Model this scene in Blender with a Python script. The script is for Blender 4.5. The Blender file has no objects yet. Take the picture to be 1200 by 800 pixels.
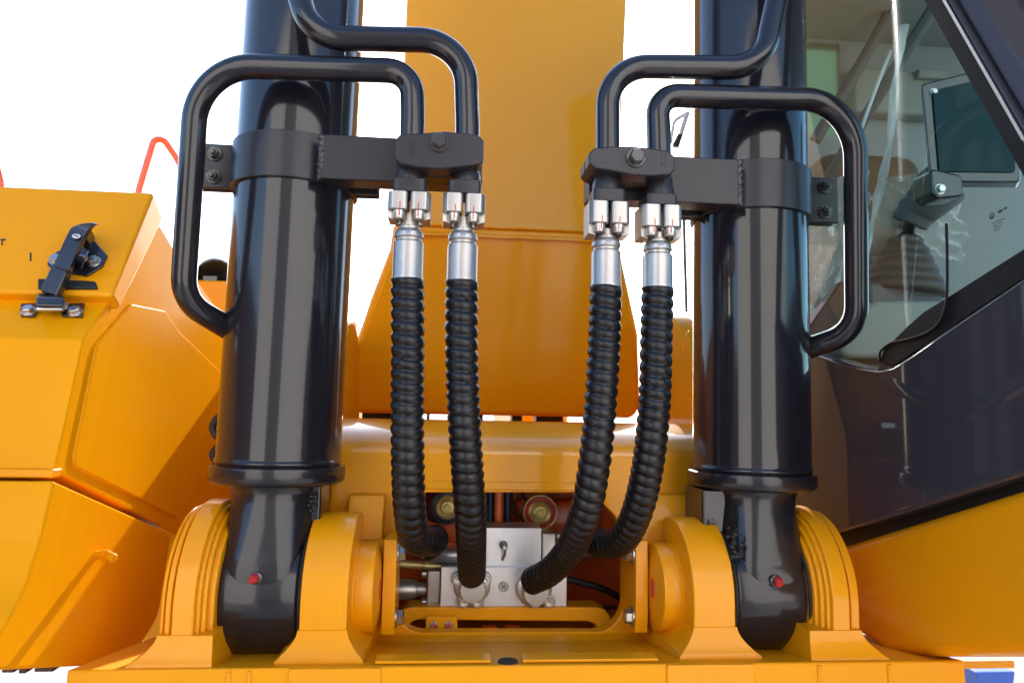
import bpy, bmesh, math, random
from mathutils import Vector, Matrix
random.seed(7)
S = bpy.context.scene
COL = S.collection
R = math.radians

# ------------------------------------------------------------------ camera
FPX = 850.0                       # focal length for a 1200 px wide picture
YAW, PITCH, ROLL = R(-4.9), R(5.6), R(1.1)
CAMPOS = Vector((0, 0.405, 1.7))
fw = Vector((-math.sin(YAW) * math.cos(PITCH), math.cos(YAW) * math.cos(PITCH), math.sin(PITCH)))
rt0 = Vector((math.cos(YAW), math.sin(YAW), 0))
up0 = rt0.cross(fw)
rt = rt0 * math.cos(ROLL) + up0 * math.sin(ROLL)
up = up0 * math.cos(ROLL) - rt0 * math.sin(ROLL)
cd = bpy.data.cameras.new('camera')
cam = bpy.data.objects.new('camera', cd)
COL.objects.link(cam)
m = Matrix((rt, up, -fw)).transposed().to_4x4()
m.translation = CAMPOS
cam.matrix_world = m
cd.sensor_width = 36
cd.lens = FPX / 1200 * 36
cd.clip_start = 0.02
cd.clip_end = 3000
cd.dof.use_dof = True
cd.dof.focus_distance = 1.06
cd.dof.aperture_fstop = 5.6
S.camera = cam

# ------------------------------------------------------------------ light
SUN = Vector((0.145, 0.86, 0.44)).normalized()      # towards the sun: behind the machine
elev = math.asin(SUN.z)
azim = math.atan2(SUN.x, SUN.y)
W = bpy.data.worlds.new('World')
S.world = W
W.use_nodes = True
nt = W.node_tree
sky = nt.nodes.new('ShaderNodeTexSky')
sky.sky_type = 'NISHITA'
sky.sun_disc = False
sky.sun_elevation = elev
sky.sun_rotation = azim
sky.air_density = 1.0
sky.dust_density = 1.3
sky.ozone_density = 3.0
nt.links.new(sky.outputs[0], nt.nodes['Background'].inputs[0])
nt.nodes['Background'].inputs[1].default_value = 0.15
sd = bpy.data.lights.new('sun', 'SUN')
sd.energy = 2.2
sd.angle = R(0.5)
sd.color = (1.0, 0.95, 0.87)
so = bpy.data.objects.new('sun', sd)
COL.objects.link(so)
so.rotation_euler = SUN.to_track_quat('Z', 'Y').to_euler()
S.view_settings.view_transform = 'Standard'
S.view_settings.look = 'None'
S.view_settings.exposure = 1.8
S.view_settings.gamma = 1
S.view_settings.use_curve_mapping = False
S.cycles.max_bounces = 10
S.cycles.transparent_max_bounces = 12
S.cycles.caustics_reflective = False
S.cycles.caustics_refractive = False
S.cycles.use_denoising = True

# ------------------------------------------------------------------ picture -> place
def ray(px, py):
    return (fw * FPX + rt * (px - 600) - up * (py - 400)).normalized()
def PY(px, py, Y):
    d = ray(px, py)
    return CAMPOS + d * ((Y - CAMPOS.y) / d.y)
def PX(px, py, X):
    d = ray(px, py)
    return CAMPOS + d * ((X - CAMPOS.x) / d.x)
def PP(px, py, p, n):
    d = ray(px, py)
    return CAMPOS + d * ((p - CAMPOS).dot(n) / d.dot(n))
def k_at(p):                       # metres per picture pixel at a point
    return (p - CAMPOS).dot(fw) / FPX

# ------------------------------------------------------------------ materials
def mat(name, col, rough=0.5, metal=0.0, coat=0.0, coat_rough=0.05, bump=0.0, bscale=200, var=0.0, vscale=6.0, spec=0.5,
        prerot=0.0, dirt=0.0, dirt_col=(0.3, 0.27, 0.22), stretch=None, sheen=0):
    M = bpy.data.materials.new(name)
    M.use_nodes = True
    t = M.node_tree
    b = t.nodes['Principled BSDF']
    b.inputs['Base Color'].default_value = (*col, 1)
    b.inputs['Roughness'].default_value = rough
    b.inputs['Metallic'].default_value = metal
    b.inputs['Coat Weight'].default_value = coat
    b.inputs['Coat Roughness'].default_value = coat_rough
    b.inputs['Specular IOR Level'].default_value = spec
    tc = t.nodes.new('ShaderNodeTexCoord')
    src = tc.outputs['Object']
    if prerot:
        vr = t.nodes.new('ShaderNodeVectorRotate')
        vr.rotation_type = 'X_AXIS'
        vr.inputs['Angle'].default_value = prerot
        t.links.new(src, vr.inputs[0])
        src = vr.outputs[0]
    if stretch:
        mp = t.nodes.new('ShaderNodeMapping')
        mp.inputs['Scale'].default_value = stretch
        t.links.new(src, mp.inputs[0])
        src = mp.outputs[0]
    colout = None
    if var:
        n = t.nodes.new('ShaderNodeTexNoise')
        n.inputs['Scale'].default_value = vscale
        n.inputs['Detail'].default_value = 6
        t.links.new(src, n.inputs['Vector'])
        mx = t.nodes.new('ShaderNodeMix')
        mx.data_type = 'RGBA'
        mx.inputs[6].default_value = (*[c * (1 - var) for c in col], 1)
        mx.inputs[7].default_value = (*[min(1, c * (1 + var)) for c in col], 1)
        t.links.new(n.outputs[0], mx.inputs[0])
        colout = mx.outputs[2]
        rr = t.nodes.new('ShaderNodeMapRange')
        rr.inputs[3].default_value = max(0.02, rough * 0.75)
        rr.inputs[4].default_value = min(1, rough * 1.3)
        t.links.new(n.outputs[0], rr.inputs[0])
        t.links.new(rr.outputs[0], b.inputs['Roughness'])
    if dirt:
        n2 = t.nodes.new('ShaderNodeTexNoise')
        n2.inputs['Scale'].default_value = 420
        n2.inputs['Detail'].default_value = 3
        n3 = t.nodes.new('ShaderNodeTexNoise')
        n3.inputs['Scale'].default_value = 9
        n3.inputs['Detail'].default_value = 4
        t.links.new(tc.outputs['Object'], n2.inputs['Vector'])
        t.links.new(tc.outputs['Object'], n3.inputs['Vector'])
        ad = t.nodes.new('ShaderNodeMath')
        ad.operation = 'ADD'
        t.links.new(n2.outputs[0], ad.inputs[0])
        t.links.new(n3.outputs[0], ad.inputs[1])
        cr = t.nodes.new('ShaderNodeMapRange')
        cr.inputs[1].default_value = 1.28
        cr.inputs[2].default_value = 1.40
        cr.inputs[3].default_value = 0
        cr.inputs[4].default_value = dirt
        t.links.new(ad.outputs[0], cr.inputs[0])
        mx2 = t.nodes.new('ShaderNodeMix')
        mx2.data_type = 'RGBA'
        if colout:
            t.links.new(colout, mx2.inputs[6])
        else:
            mx2.inputs[6].default_value = (*col, 1)
        mx2.inputs[7].default_value = (*dirt_col, 1)
        t.links.new(cr.outputs[0], mx2.inputs[0])
        colout = mx2.outputs[2]
    if colout:
        t.links.new(colout, b.inputs['Base Color'])
    if bump:
        nb = t.nodes.new('ShaderNodeTexNoise')
        nb.inputs['Scale'].default_value = bscale
        nb.inputs['Detail'].default_value = 3
        t.links.new(src, nb.inputs['Vector'])
        bp = t.nodes.new('ShaderNodeBump')
        bp.inputs['Strength'].default_value = bump
        bp.inputs['Distance'].default_value = 0.001
        t.links.new(nb.outputs[0], bp.inputs['Height'])
        t.links.new(bp.outputs[0], b.inputs['Normal'])
        if coat:
            t.links.new(bp.outputs[0], b.inputs['Coat Normal'])
    return M

YEL = (0.82, 0.330, 0.0025)
M_yel = mat('yellow_paint', YEL, 0.42, coat=0.35, coat_rough=0.10, spec=0.15, bump=0.10, bscale=90, var=0.05, vscale=5, dirt=0.25, dirt_col=(0.42, 0.24, 0.06))
M_yel2 = mat('yellow_sheet_paint', YEL, 0.48, coat=0.22, coat_rough=0.10, spec=0.06, bump=0.05, bscale=60, var=0.05, vscale=3, dirt=0.2, dirt_col=(0.5, 0.33, 0.12))
M_side = mat('yellow_streaky_sheet_paint', YEL, 0.55, coat=0.16, coat_rough=0.22, spec=0.0, bump=0.30, bscale=3.2, var=0.06, vscale=2.0, prerot=R(17), stretch=(1.5, 26, 1.0), dirt=0.25, dirt_col=(0.5, 0.30, 0.06))
M_cross = mat('yellow_gloss_paint', YEL, 0.3, coat=1.0, coat_rough=0.03, spec=0.5, bump=0.02, bscale=30, var=0.04, vscale=6)
M_foot_y = mat('yellow_boom_foot_paint', YEL, 0.42, coat=0.5, coat_rough=0.12, spec=0.05, bump=0.04, bscale=30, var=0.05, vscale=4)
M_deckp = mat('yellow_deck_paint', YEL, 0.48, coat=0.12, coat_rough=0.2, spec=0.15, bump=0.18, bscale=55, var=0.08, vscale=8, dirt=0.4, dirt_col=(0.40, 0.22, 0.05))
M_boom = mat('yellow_boom_paint', YEL, 0.36, coat=0.8, coat_rough=0.08, spec=0.1, bump=0.03, bscale=30, var=0.03, vscale=4)
M_cast = mat('yellow_cast_paint', YEL, 0.42, coat=0.4, coat_rough=0.13, spec=0.15, bump=0.18, bscale=55, var=0.07, vscale=9, dirt=0.35, dirt_col=(0.40, 0.22, 0.05))
M_dark = mat('dark_grey_gloss_paint', (0.010, 0.0095, 0.0145), 0.35, coat=1.0, spec=0.1, coat_rough=0.10, bump=0.08, bscale=12, var=0.10, vscale=5, dirt=0.10, dirt_col=(0.16, 0.15, 0.15))
M_foot = mat('dark_grey_brushed_paint', (0.011, 0.0105, 0.0145), 0.38, coat=0.8, spec=0.15, coat_rough=0.12, bump=0.45, bscale=38, var=0.15, vscale=14, dirt=0.18, dirt_col=(0.14, 0.13, 0.13))
M_clamp = mat('dark_grey_satin_paint', (0.020, 0.019, 0.024), 0.45, coat=0.35, coat_rough=0.22, spec=0.3, bump=0.10, bscale=120, var=0.12, vscale=12, dirt=0.15)
M_weld = mat('painted_weld', (0.035, 0.034, 0.040), 0.42, bump=0.9, bscale=260, coat=0.4, coat_rough=0.2)
M_hose = mat('black_hose_plastic', (0.005, 0.005, 0.0065), 0.32, coat=0.05, spec=0.38, coat_rough=0.22, bump=0.25, bscale=130, var=0.25, vscale=30, dirt=0.35, dirt_col=(0.10, 0.08, 0.06))
M_zinc = mat('zinc_plated_steel', (0.46, 0.445, 0.42), 0.36, metal=0.85, bump=0.14, bscale=160, var=0.12, vscale=40, dirt=0.4, dirt_col=(0.35, 0.34, 0.33))
M_bolt = mat('zinc_bolt', (0.55, 0.54, 0.52), 0.33, metal=1.0, bump=0.12, bscale=200, var=0.15, vscale=60)
M_alu = mat('milled_aluminium', (0.70, 0.70, 0.72), 0.42, metal=0.85, bump=0.12, bscale=30, var=0.10, vscale=14, stretch=(60, 1, 1))
M_black = mat('black_paint', (0.012, 0.013, 0.018), 0.30, coat=0.7, coat_rough=0.08, bump=0.06, bscale=90, var=0.1, vscale=15)
M_rub = mat('black_rubber', (0.012, 0.012, 0.012), 0.6, bump=0.2, bscale=220)
M_red = mat('red_marker_paint', (0.62, 0.03, 0.025), 0.45)
M_orange = mat('orange_hose_paint', (0.80, 0.14, 0.012), 0.4, coat=0.4, var=0.15, vscale=8)
M_deep = mat('red_orange_primer', (0.90, 0.14, 0.015), 0.45, coat=0.3, var=0.3, vscale=5, bump=0.1)
M_gold = mat('yellow_chromate_steel', (0.80, 0.66, 0.26), 0.32, metal=0.6, var=0.2, vscale=25)
M_blue = mat('dark_blue_plastic', (0.02, 0.035, 0.10), 0.45)
M_rail = mat('orange_rail_paint', (0.80, 0.11, 0.02), 0.4, coat=0.4)
M_cab = mat('dark_cab_paint', (0.044, 0.043, 0.052), 0.42, coat=0.75, coat_rough=0.025, spec=0.0, bump=0.012, bscale=25, var=0.06, vscale=4, dirt=0.12, dirt_col=(0.13, 0.11, 0.10))
M_trim = mat('black_window_trim', (0.005, 0.005, 0.006), 0.55, spec=0.25, dirt=0.25, dirt_col=(0.05, 0.05, 0.05))
M_liner = mat('pale_grey_liner', (0.30, 0.305, 0.30), 0.8, var=0.08, vscale=12)
M_beige = mat('beige_console_plastic', (0.30, 0.29, 0.25), 0.6, var=0.06)
M_grey = mat('grey_console_plastic', (0.11, 0.11, 0.115), 0.55)
M_seat = mat('brown_seat_fabric', (0.13, 0.075, 0.04), 0.85, var=0.3, vscale=20)
M_boot = mat('brown_grey_rubber_boot', (0.10, 0.075, 0.06), 0.55)
M_floor = mat('brown_cab_floor', (0.09, 0.035, 0.015), 0.6)
M_screen = mat('teal_dark_screen', (0.010, 0.040, 0.046), 0.5, spec=0.15)
M_white = mat('white_print', (0.75, 0.75, 0.75), 0.5)
M_ink = mat('black_ink', (0.01, 0.01, 0.01), 0.6)

def glass_mat(name, tint, extra=0.0):
    M = bpy.data.materials.new(name)
    M.use_nodes = True
    t = M.node_tree
    t.nodes.clear()
    o = t.nodes.new('ShaderNodeOutputMaterial')
    tr = t.nodes.new('ShaderNodeBsdfTransparent')
    tr.inputs[0].default_value = (*tint, 1)
    gl = t.nodes.new('ShaderNodeBsdfGlossy')
    gl.inputs['Roughness'].default_value = 0.01
    fr = t.nodes.new('ShaderNodeFresnel')
    geo = t.nodes.new('ShaderNodeNewGeometry')
    mr_ = t.nodes.new('ShaderNodeMapRange')
    mr_.inputs[3].default_value = 1.5
    mr_.inputs[4].default_value = 1 / 1.5
    t.links.new(geo.outputs['Backfacing'], mr_.inputs[0])
    t.links.new(mr_.outputs[0], fr.inputs[0])
    mx = t.nodes.new('ShaderNodeMixShader')
    if extra:
        ad = t.nodes.new('ShaderNodeMath')
        ad.operation = 'ADD'
        ad.use_clamp = True
        ad.inputs[1].default_value = extra
        t.links.new(fr.outputs[0], ad.inputs[0])
        t.links.new(ad.outputs[0], mx.inputs[0])
    else:
        t.links.new(fr.outputs[0], mx.inputs[0])
    t.links.new(tr.outputs[0], mx.inputs[1])
    t.links.new(gl.outputs[0], mx.inputs[2])
    t.links.new(mx.outputs[0], o.inputs[0])
    return M
M_glass = glass_mat('tinted_cab_glass', (0.55, 0.80, 0.83))
def film_mat():
    M = bpy.data.materials.new('clear_plastic_film')
    M.use_nodes = True
    t = M.node_tree
    b = t.nodes['Principled BSDF']
    b.inputs['Base Color'].default_value = (0.9, 0.9, 0.88, 1)
    b.inputs['Roughness'].default_value = 0.15
    b.inputs['Alpha'].default_value = 0.45
    return M
M_film = film_mat()

def ground_mat():
    M = mat('pale_concrete', (0.46, 0.43, 0.39), 0.85, bump=0.5, bscale=60, var=0.18, vscale=0.8)
    return M
M_ground = ground_mat()

# ------------------------------------------------------------------ object helpers
def root(name, loc, label, cat, group=None, kind=None):
    o = bpy.data.objects.new(name, None)
    COL.objects.link(o)
    o.location = loc
    o.empty_display_size = 0.05
    o['label'] = label
    o['category'] = cat
    if group: o['group'] = group
    if kind: o['kind'] = kind
    return o
def wloc(o):
    v = Vector((0, 0, 0))
    while o is not None:
        v = v + o.location
        o = o.parent
    return v
def link(name, me, parent=None, loc=None, rot=None):
    o = bpy.data.objects.new(name, me)
    COL.objects.link(o)
    if parent is not None:
        o.parent = parent
        base = wloc(parent)
    else:
        base = Vector((0, 0, 0))
    if loc is not None:
        o.location = loc - base
    if rot is not None:
        o.rotation_mode = 'QUATERNION'
        o.rotation_quaternion = rot
    return o
def obj(name, bm, material, parent=None, bevel=0.0, seg=2, smooth=True, ang=40, label=None, subsurf=0):
    """world-space bmesh -> ONE mesh object whose origin is the middle of its box"""
    bmesh.ops.recalc_face_normals(bm, faces=bm.faces[:])
    lo = Vector((min(v.co[i] for v in bm.verts) for i in range(3)))
    hi = Vector((max(v.co[i] for v in bm.verts) for i in range(3)))
    c = (lo + hi) / 2
    bmesh.ops.translate(bm, verts=bm.verts[:], vec=-c)
    me = bpy.data.meshes.new(name)
    for f in bm.faces: f.smooth = smooth
    bm.to_mesh(me)
    bm.free()
    if smooth: me.set_sharp_from_angle(angle=R(ang))
    me.materials.append(material)
    o = link(name, me, parent, c)
    if bevel:
        b = o.modifiers.new('bevel', 'BEVEL')
        b.width = bevel
        b.segments = seg
        b.limit_method = 'ANGLE'
        b.angle_limit = R(30)
        b.harden_normals = True
    if label: o['label'] = label
    return o
def box(lo, hi, bm=None):
    bm = bm or bmesh.new()
    vs = [bm.verts.new((x, y, z)) for x in (lo[0], hi[0]) for y in (lo[1], hi[1]) for z in (lo[2], hi[2])]
    for f in ((0, 1, 3, 2), (4, 6, 7, 5), (0, 4, 5, 1), (2, 3, 7, 6), (0, 2, 6, 4), (1, 5, 7, 3)):
        bm.faces.new([vs[i] for i in f])
    return bm
def prism(pts, ext, bm=None):
    """polygon (world points) pushed along the vector ext"""
    bm = bm or bmesh.new()
    a = [bm.verts.new(p) for p in pts]
    b = [bm.verts.new(p + ext) for p in pts]
    n = len(pts)
    bm.faces.new(a)
    bm.faces.new(b[::-1])
    for i in range(n):
        bm.faces.new((a[i], b[i], b[(i + 1) % n], a[(i + 1) % n]))
    return bm
def frame_of(axis):
    axis = axis.normalized()
    h = Vector((0, 0, 1)) if abs(axis.z) < 0.9 else Vector((0, -1, 0))
    x = h.cross(axis).normalized()
    return x, axis.cross(x).normalized(), axis
def lathe(p0, axis, prof, n=48, bm=None, caps=True):
    bm = bm or bmesh.new()
    x, y, z = frame_of(axis)
    rings = []
    for r, s in prof:
        rings.append([bm.verts.new(p0 + z * s + (x * math.cos(2 * math.pi * i / n) + y * math.sin(2 * math.pi * i / n)) * r) for i in range(n)])
    for a, b in zip(rings, rings[1:]):
        for i in range(n):
            bm.faces.new((a[i], a[(i + 1) % n], b[(i + 1) % n], b[i]))
    if caps:
        bm.faces.new(rings[0][::-1])
        bm.faces.new(rings[-1])
    return bm
def cyl(p0, p1, r, n=32, ch=0.0, bm=None):
    d = p1 - p0
    L = d.length
    ch = ch or min(r, L) * 0.08
    return lathe(p0, d, [(r - ch, 0), (r, ch), (r, L - ch), (r - ch, L)], n, bm)
def fillet(pts, rad, n=10):
    out = [pts[0]]
    for i in range(1, len(pts) - 1):
        p, a, b = pts[i], pts[i - 1], pts[i + 1]
        u, v = (a - p).normalized(), (b - p).normalized()
        half = u.angle(v) / 2
        r = rad[i - 1] if isinstance(rad, (list, tuple)) else rad
        t = min(r / math.tan(half), (a - p).length * 0.5, (b - p).length * 0.5)
        r = t * math.tan(half)
        c = p + (u + v).normalized() * (r / math.sin(half))
        s, e = p + u * t, p + v * t
        for j in range(n + 1):
            q = (s - c).normalized().slerp((e - c).normalized(), j / n)
            out.append(c + q * r)
    out.append(pts[-1])
    return out
def catmull(pts, n=14):
    P = [pts[0] * 2 - pts[1]] + list(pts) + [pts[-1] * 2 - pts[-2]]
    out = []
    for i in range(1, len(P) - 2):
        a, b, c, d = P[i - 1], P[i], P[i + 1], P[i + 2]
        for j in range(n):
            t = j / n
            out.append(0.5 * ((2 * b) + (c - a) * t + (2 * a - 5 * b + 4 * c - d) * t * t + (3 * b - a - 3 * c + d) * t ** 3))
    out.append(pts[-1])
    return out
def resample(pts, step):
    L = [0]
    for a, b in zip(pts, pts[1:]): L.append(L[-1] + (b - a).length)
    n = max(2, int(L[-1] / step))
    out, i = [], 0
    for k in range(n + 1):
        s = L[-1] * k / n
        while i < len(L) - 2 and L[i + 1] < s: i += 1
        t = (s - L[i]) / max(1e-9, L[i + 1] - L[i])
        out.append(pts[i].lerp(pts[i + 1], t))
    return out, L[-1]
def tube(pts, r, n=24, bm=None, caps=True, rfun=None):
    bm = bm or bmesh.new()
    T = [(pts[min(i + 1, len(pts) - 1)] - pts[max(i - 1, 0)]).normalized() for i in range(len(pts))]
    x, y, z = frame_of(T[0])
    rings, s = [], 0
    for i, p in enumerate(pts):
        if i:
            q = T[i - 1].rotation_difference(T[i])
            x = q @ x
            s += (p - pts[i - 1]).length
        x = (x - T[i] * x.dot(T[i])).normalized()
        y = T[i].cross(x)
        ring = []
        for j in range(n):
            th = 2 * math.pi * j / n
            rr = rfun(s, th) if rfun else r
            ring.append(bm.verts.new(p + (x * math.cos(th) + y * math.sin(th)) * rr))
        rings.append(ring)
    for a, b in zip(rings, rings[1:]):
        for j in range(n):
            bm.faces.new((a[j], a[(j + 1) % n], b[(j + 1) % n], b[j]))
    if caps:
        bm.faces.new(rings[0][::-1])
        bm.faces.new(rings[-1])
    return bm
def ring_plate(outer, inner, ext, bm=None):
    """plate with a hole; outer and inner loops (world points) have equal counts and matching order"""
    bm = bm or bmesh.new()
    n = len(outer)
    A = [bm.verts.new(p) for p in outer]; B = [bm.verts.new(p) for p in inner]
    C = [bm.verts.new(p + ext) for p in outer]; D = [bm.verts.new(p + ext) for p in inner]
    for i in range(n):
        j = (i + 1) % n
        bm.faces.new((A[i], A[j], B[j], B[i]))
        bm.faces.new((C[i], D[i], D[j], C[j]))
        bm.faces.new((A[i], C[i], C[j], A[j]))
        bm.faces.new((B[i], B[j], D[j], D[i]))
    return bm
def roundpoly(pts, rad, n=6):
    """round the corners of a closed planar polygon (Vectors)"""
    out = []
    N = len(pts)
    for i in range(N):
        p, a, b = pts[i], pts[i - 1], pts[(i + 1) % N]
        u, v = (a - p).normalized(), (b - p).normalized()
        if u.angle(v) > 3.1:
            out.append(p); continue
        half = u.angle(v) / 2
        r = rad[i] if isinstance(rad, (list, tuple)) else rad
        t = min(r / math.tan(half), (a - p).length * 0.48, (b - p).length * 0.48)
        r = t * math.tan(half)
        if r < 1e-5:
            out.append(p); continue
        c = p + (u + v).normalized() * (r / math.sin(half))
        for j in range(n + 1):
            q = (p + u * t - c).normalized().slerp((p + v * t - c).normalized(), j / n)
            out.append(c + q * r)
    return out
_cache = {}
def fastener(name, parent, pos, axis, r, h, material, kind='hex', label=None):
    """bolt head with its washer, or a socket cap screw; mesh data shared between alike ones"""
    key = (kind, round(r, 4), round(h, 4), material.name)
    if key not in _cache:
        bm = bmesh.new()
        o = Vector((0, 0, 0)); z = Vector((0, 0, 1))
        if kind == 'hex':
            lathe(o, z, [(r * 1.32, 0), (r * 1.32, h * 0.16), (r * 1.26, h * 0.22)], 24, bm)
            lathe(o, z, [(r, h * 0.22), (r, h * 0.86), (r * 0.86, h), ], 6, bm)
        elif kind == 'nut':
            lathe(o, z, [(r * 1.35, 0), (r * 1.35, h * 0.14), (r * 1.28, h * 0.18)], 24, bm)
            lathe(o, z, [(r, h * 0.18), (r, h * 0.58), (r * 0.88, h * 0.66)], 6, bm)
            lathe(o, z, [(r * 0.52, h * 0.6), (r * 0.52, h * 0.95), (r * 0.44, h)], 16, bm)
        else:
            lathe(o, z, [(r * 0.9, 0), (r, h * 0.06), (r, h * 0.86), (r * 0.88, h), (r * 0.52, h), (r * 0.50, h * 0.6), (r * 0.1, h * 0.55)], 20, bm)
        bmesh.ops.recalc_face_normals(bm, faces=bm.faces[:])
        me = bpy.data.meshes.new(name)
        for f in bm.faces: f.smooth = True
        bm.to_mesh(me); bm.free()
        me.set_sharp_from_angle(angle=R(32))
        me.materials.append(material)
        _cache[key] = me
    rot = Vector((0, 0, 1)).rotation_difference(axis.normalized()) @ Matrix.Rotation(random.uniform(0, 1.0), 3, 'Z').to_quaternion()
    o = link(name, _cache[key], parent, pos, rot)
    if label: o['label'] = label
    return o
VX, VY, VZ = Vector((1, 0, 0)), Vector((0, 1, 0)), Vector((0, 0, 1))

# ------------------------------------------------------------------ setting
bm = bmesh.new()
for (a, b, c, d) in (((-400, -400), (400, -400), (400, 700), (-400, 700)),):
    bm.faces.new([bm.verts.new((p[0], p[1], 0)) for p in (a, b, c, d)])
g = obj('ground', bm, M_ground)
g['kind'] = 'structure'

# ------------------------------------------------------------------ excavator frame
YC = 1.55                                    # depth of the two cylinder axes
pinL, pinR = PY(310, 684, YC), PY(898, 690, YC)
pinZ = (pinL.z + pinR.z) / 2
zbeam = PY(600, 779, 1.40).z
frame = root('swing_frame', Vector((0, 1.6, zbeam - 0.25)), 'yellow painted front frame of the excavator with four lugs and an open middle', 'excavator frame')
xa, xb = PY(78, 782, 1.40).x, PY(1131, 774, 1.40).x
zb2 = zbeam - 0.26
x0, x1 = PY(70, 860, 1.40).x, PY(1142, 860, 1.40).x
bm = prism([Vector((xa, 1.40, zbeam)), Vector((xb, 1.40, zbeam)), Vector((x1, 1.40, zb2)), Vector((x0, 1.40, zb2))], VY * 0.5)
for v in bm.verts:
    if v.co.y > 1.6 and v.co.z > zb2 + 0.05: v.co.z -= 0.075
obj('front_beam', bm, M_deckp, frame, bevel=0.004)
# raised lug base plates on the beam face
for a, b in ((338, 446), (782, 884)):
    bm = box((PY(a, 790, 1.397).x, 1.3965, zb2 + 0.01), (PY(b, 790, 1.397).x, 1.402, zbeam - 0.001))
    obj('base_plate', bm, M_cast, frame, bevel=0.0012)
for a in (268, 292, 960, 1042):
    p = PY(a, 790, 1.40)
    bm = tube([Vector((p.x, 1.400, zbeam - 0.004)), Vector((p.x, 1.400, zb2))], 0.0035, 8)
    obj('weld_bead', bm, M_cast, frame)
# recessed-looking wear plates on the deck and the drain hole
for a, b in ((440, 575), (612, 770)):
    bm = box((PY(a, 775, 1.42).x, 1.412, zbeam - 0.001), (PY(b, 775, 1.42).x, 1.44, zbeam + 0.003))
    obj('deck_strip', bm, M_cast, frame, bevel=0.001)
p = PY(596, 778, 1.405)
obj('drain_hole', cyl(Vector((p.x, 1.417, zbeam - 0.006)), Vector((p.x, 1.417, zbeam + 0.0008)), 0.0135, 24), M_rub, frame)  # black disc painting the dark inside of the hole

def lug_profile(xc, r, yoff=0.0, zlow=None, zc=None):
    """side outline of a lug in the YZ plane: a round head on a straight neck"""
    z0 = zlow if zlow is not None else zbeam - 0.06
    zc = pinZ if zc is None else zc
    pts = [Vector((xc, YC + yoff - r, z0))]
    for i in range(33):
        a = math.pi - math.pi * i / 32
        pts.append(Vector((xc, YC + yoff + r * math.cos(a), zc + r * math.sin(a))))
    pts.append(Vector((xc, YC + yoff + r, z0)))
    return pts
def lug(slabs, flare, name_label=None):
    """slabs: (px left, px right, head top py) ; each slab keeps its own radius, all welded into one lug"""
    bm = bmesh.new()
    out = None
    for a, b, top in slabs:
        r = PY((a + b) / 2, top, YC).z - pinZ
        xl = PY(a, 690, YC - r).x; xr = PY(b, 690, YC - r).x
        prism(lug_profile(xl, r), VX * (xr - xl), bm)
    l = obj('lug', bm, M_cast, frame, bevel=0.0028, seg=3)
    # flared foot of the lug
    a, b = slabs[0][0], slabs[-1][1]
    r = max(PY((a + b) / 2, t, YC).z - pinZ for _, _, t in slabs)
    xl, xr = PY(a, 690, YC - r).x, PY(b, 690, YC - r).x
    bm = bmesh.new()
    rings = []
    for t in range(9):
        u = t / 8
        z = zbeam + 0.036 * (1 - u) - 0.001
        gl, gr = flare[0] * u ** 1.7, flare[1] * u ** 1.7
        yb = 0.012 * u ** 2 + 0.002
        rings.append([bm.verts.new(v) for v in ((xl - gl - 0.001, YC - r - yb, z), (xr + gr + 0.001, YC - r - yb, z), (xr + gr + 0.001, YC + r + 0.03, z), (xl - gl - 0.001, YC + r + 0.03, z))])
    rings.append([bm.verts.new((v.co.x, v.co.y, zbeam - 0.055)) for v in rings[-1]])
    for A, B in zip(rings, rings[1:]):
        for i in range(4):
            bm.faces.new((A[i], A[(i + 1) % 4], B[(i + 1) % 4], B[i]))
    bm.faces.new(rings[0]); bm.faces.new(rings[-1][::-1])
    obj('foot_fillet', bm, M_cast, l, ang=50)
    return l, xl, xr, r
lug([(189, 194, 592), (194.6, 202, 589), (202.6, 229, 584), (229.6, 236, 590), (236.6, 243, 595), (243.6, 252, 603)], (0.034, 0.004))
liL = lug([(352, 408, 600)], (0.026, 0.024))
liR = lug([(813, 862, 606)], (0.024, 0.030))
lug([(948, 954, 616), (954.6, 961, 609), (961.6, 968, 603), (968.6, 975, 598), (975.6, 996, 593), (996.6, 1007, 598)], (0.004, 0.034))
# pins, caps, retainer plates
for side, (l, xl, xr, r) in ((1, liL), (-1, liR)):
    face = xr if side > 0 else xl
    c = Vector((face, YC, pinZ))
    rr = 0.0665
    d = VX * side
    cap = obj('pin_cap', lathe(c, d, [(rr + 0.002, 0.0), (rr + 0.002, 0.003), (rr, 0.004), (rr, 0.026), (rr - 0.002, 0.029), (rr * 0.6, 0.0345), (0.006, 0.036), (0.001, 0.036)], 56), M_cast, frame)
    q = c + d * 0.0358 + Vector((0, -0.020, 0.002))
    bm = bmesh.new()
    lathe(q - d * 0.002, d, [(0.0001, 0), (0.0125, 0), (0.011, 0.0026), (0.0005, 0.003)], 14, bm)
    for v in bm.verts: v.co.z = q.z + (v.co.z - q.z) * 1.3
    obj('paint_mark', bm, M_red, cap)
    # retainer plate with a tapered outline and two bolts
    h = 0.070
    pts = [(0.000, h), (0.085, h), (0.092, h * 0.8), (0.092, -h * 0.8), (0.085, -h), (0.000, -h), (-0.004, -h * 0.6), (-0.004, h * 0.6)]
    P = [c + d * 0.0375 + Vector((0, y, z)) for y, z in pts]
    pl = obj('retainer_plate', prism(P, d * 0.020), M_cast, frame, bevel=0.0015)
    sp = [c + d * 0.004 + Vector((0, y, z)) for y, z in ((0.03, h * 0.9), (0.084, h * 0.9), (0.084, -h * 0.9), (0.03, -h * 0.9))]
    obj('spacer', prism(sp, d * 0.0333), M_cast, pl)
    for z in (0.047, -0.049):
        fastener('bolt', pl, c + d * 0.0575 + Vector((0, 0.016, z)), d, 0.0115, 0.013, M_bolt)
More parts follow.
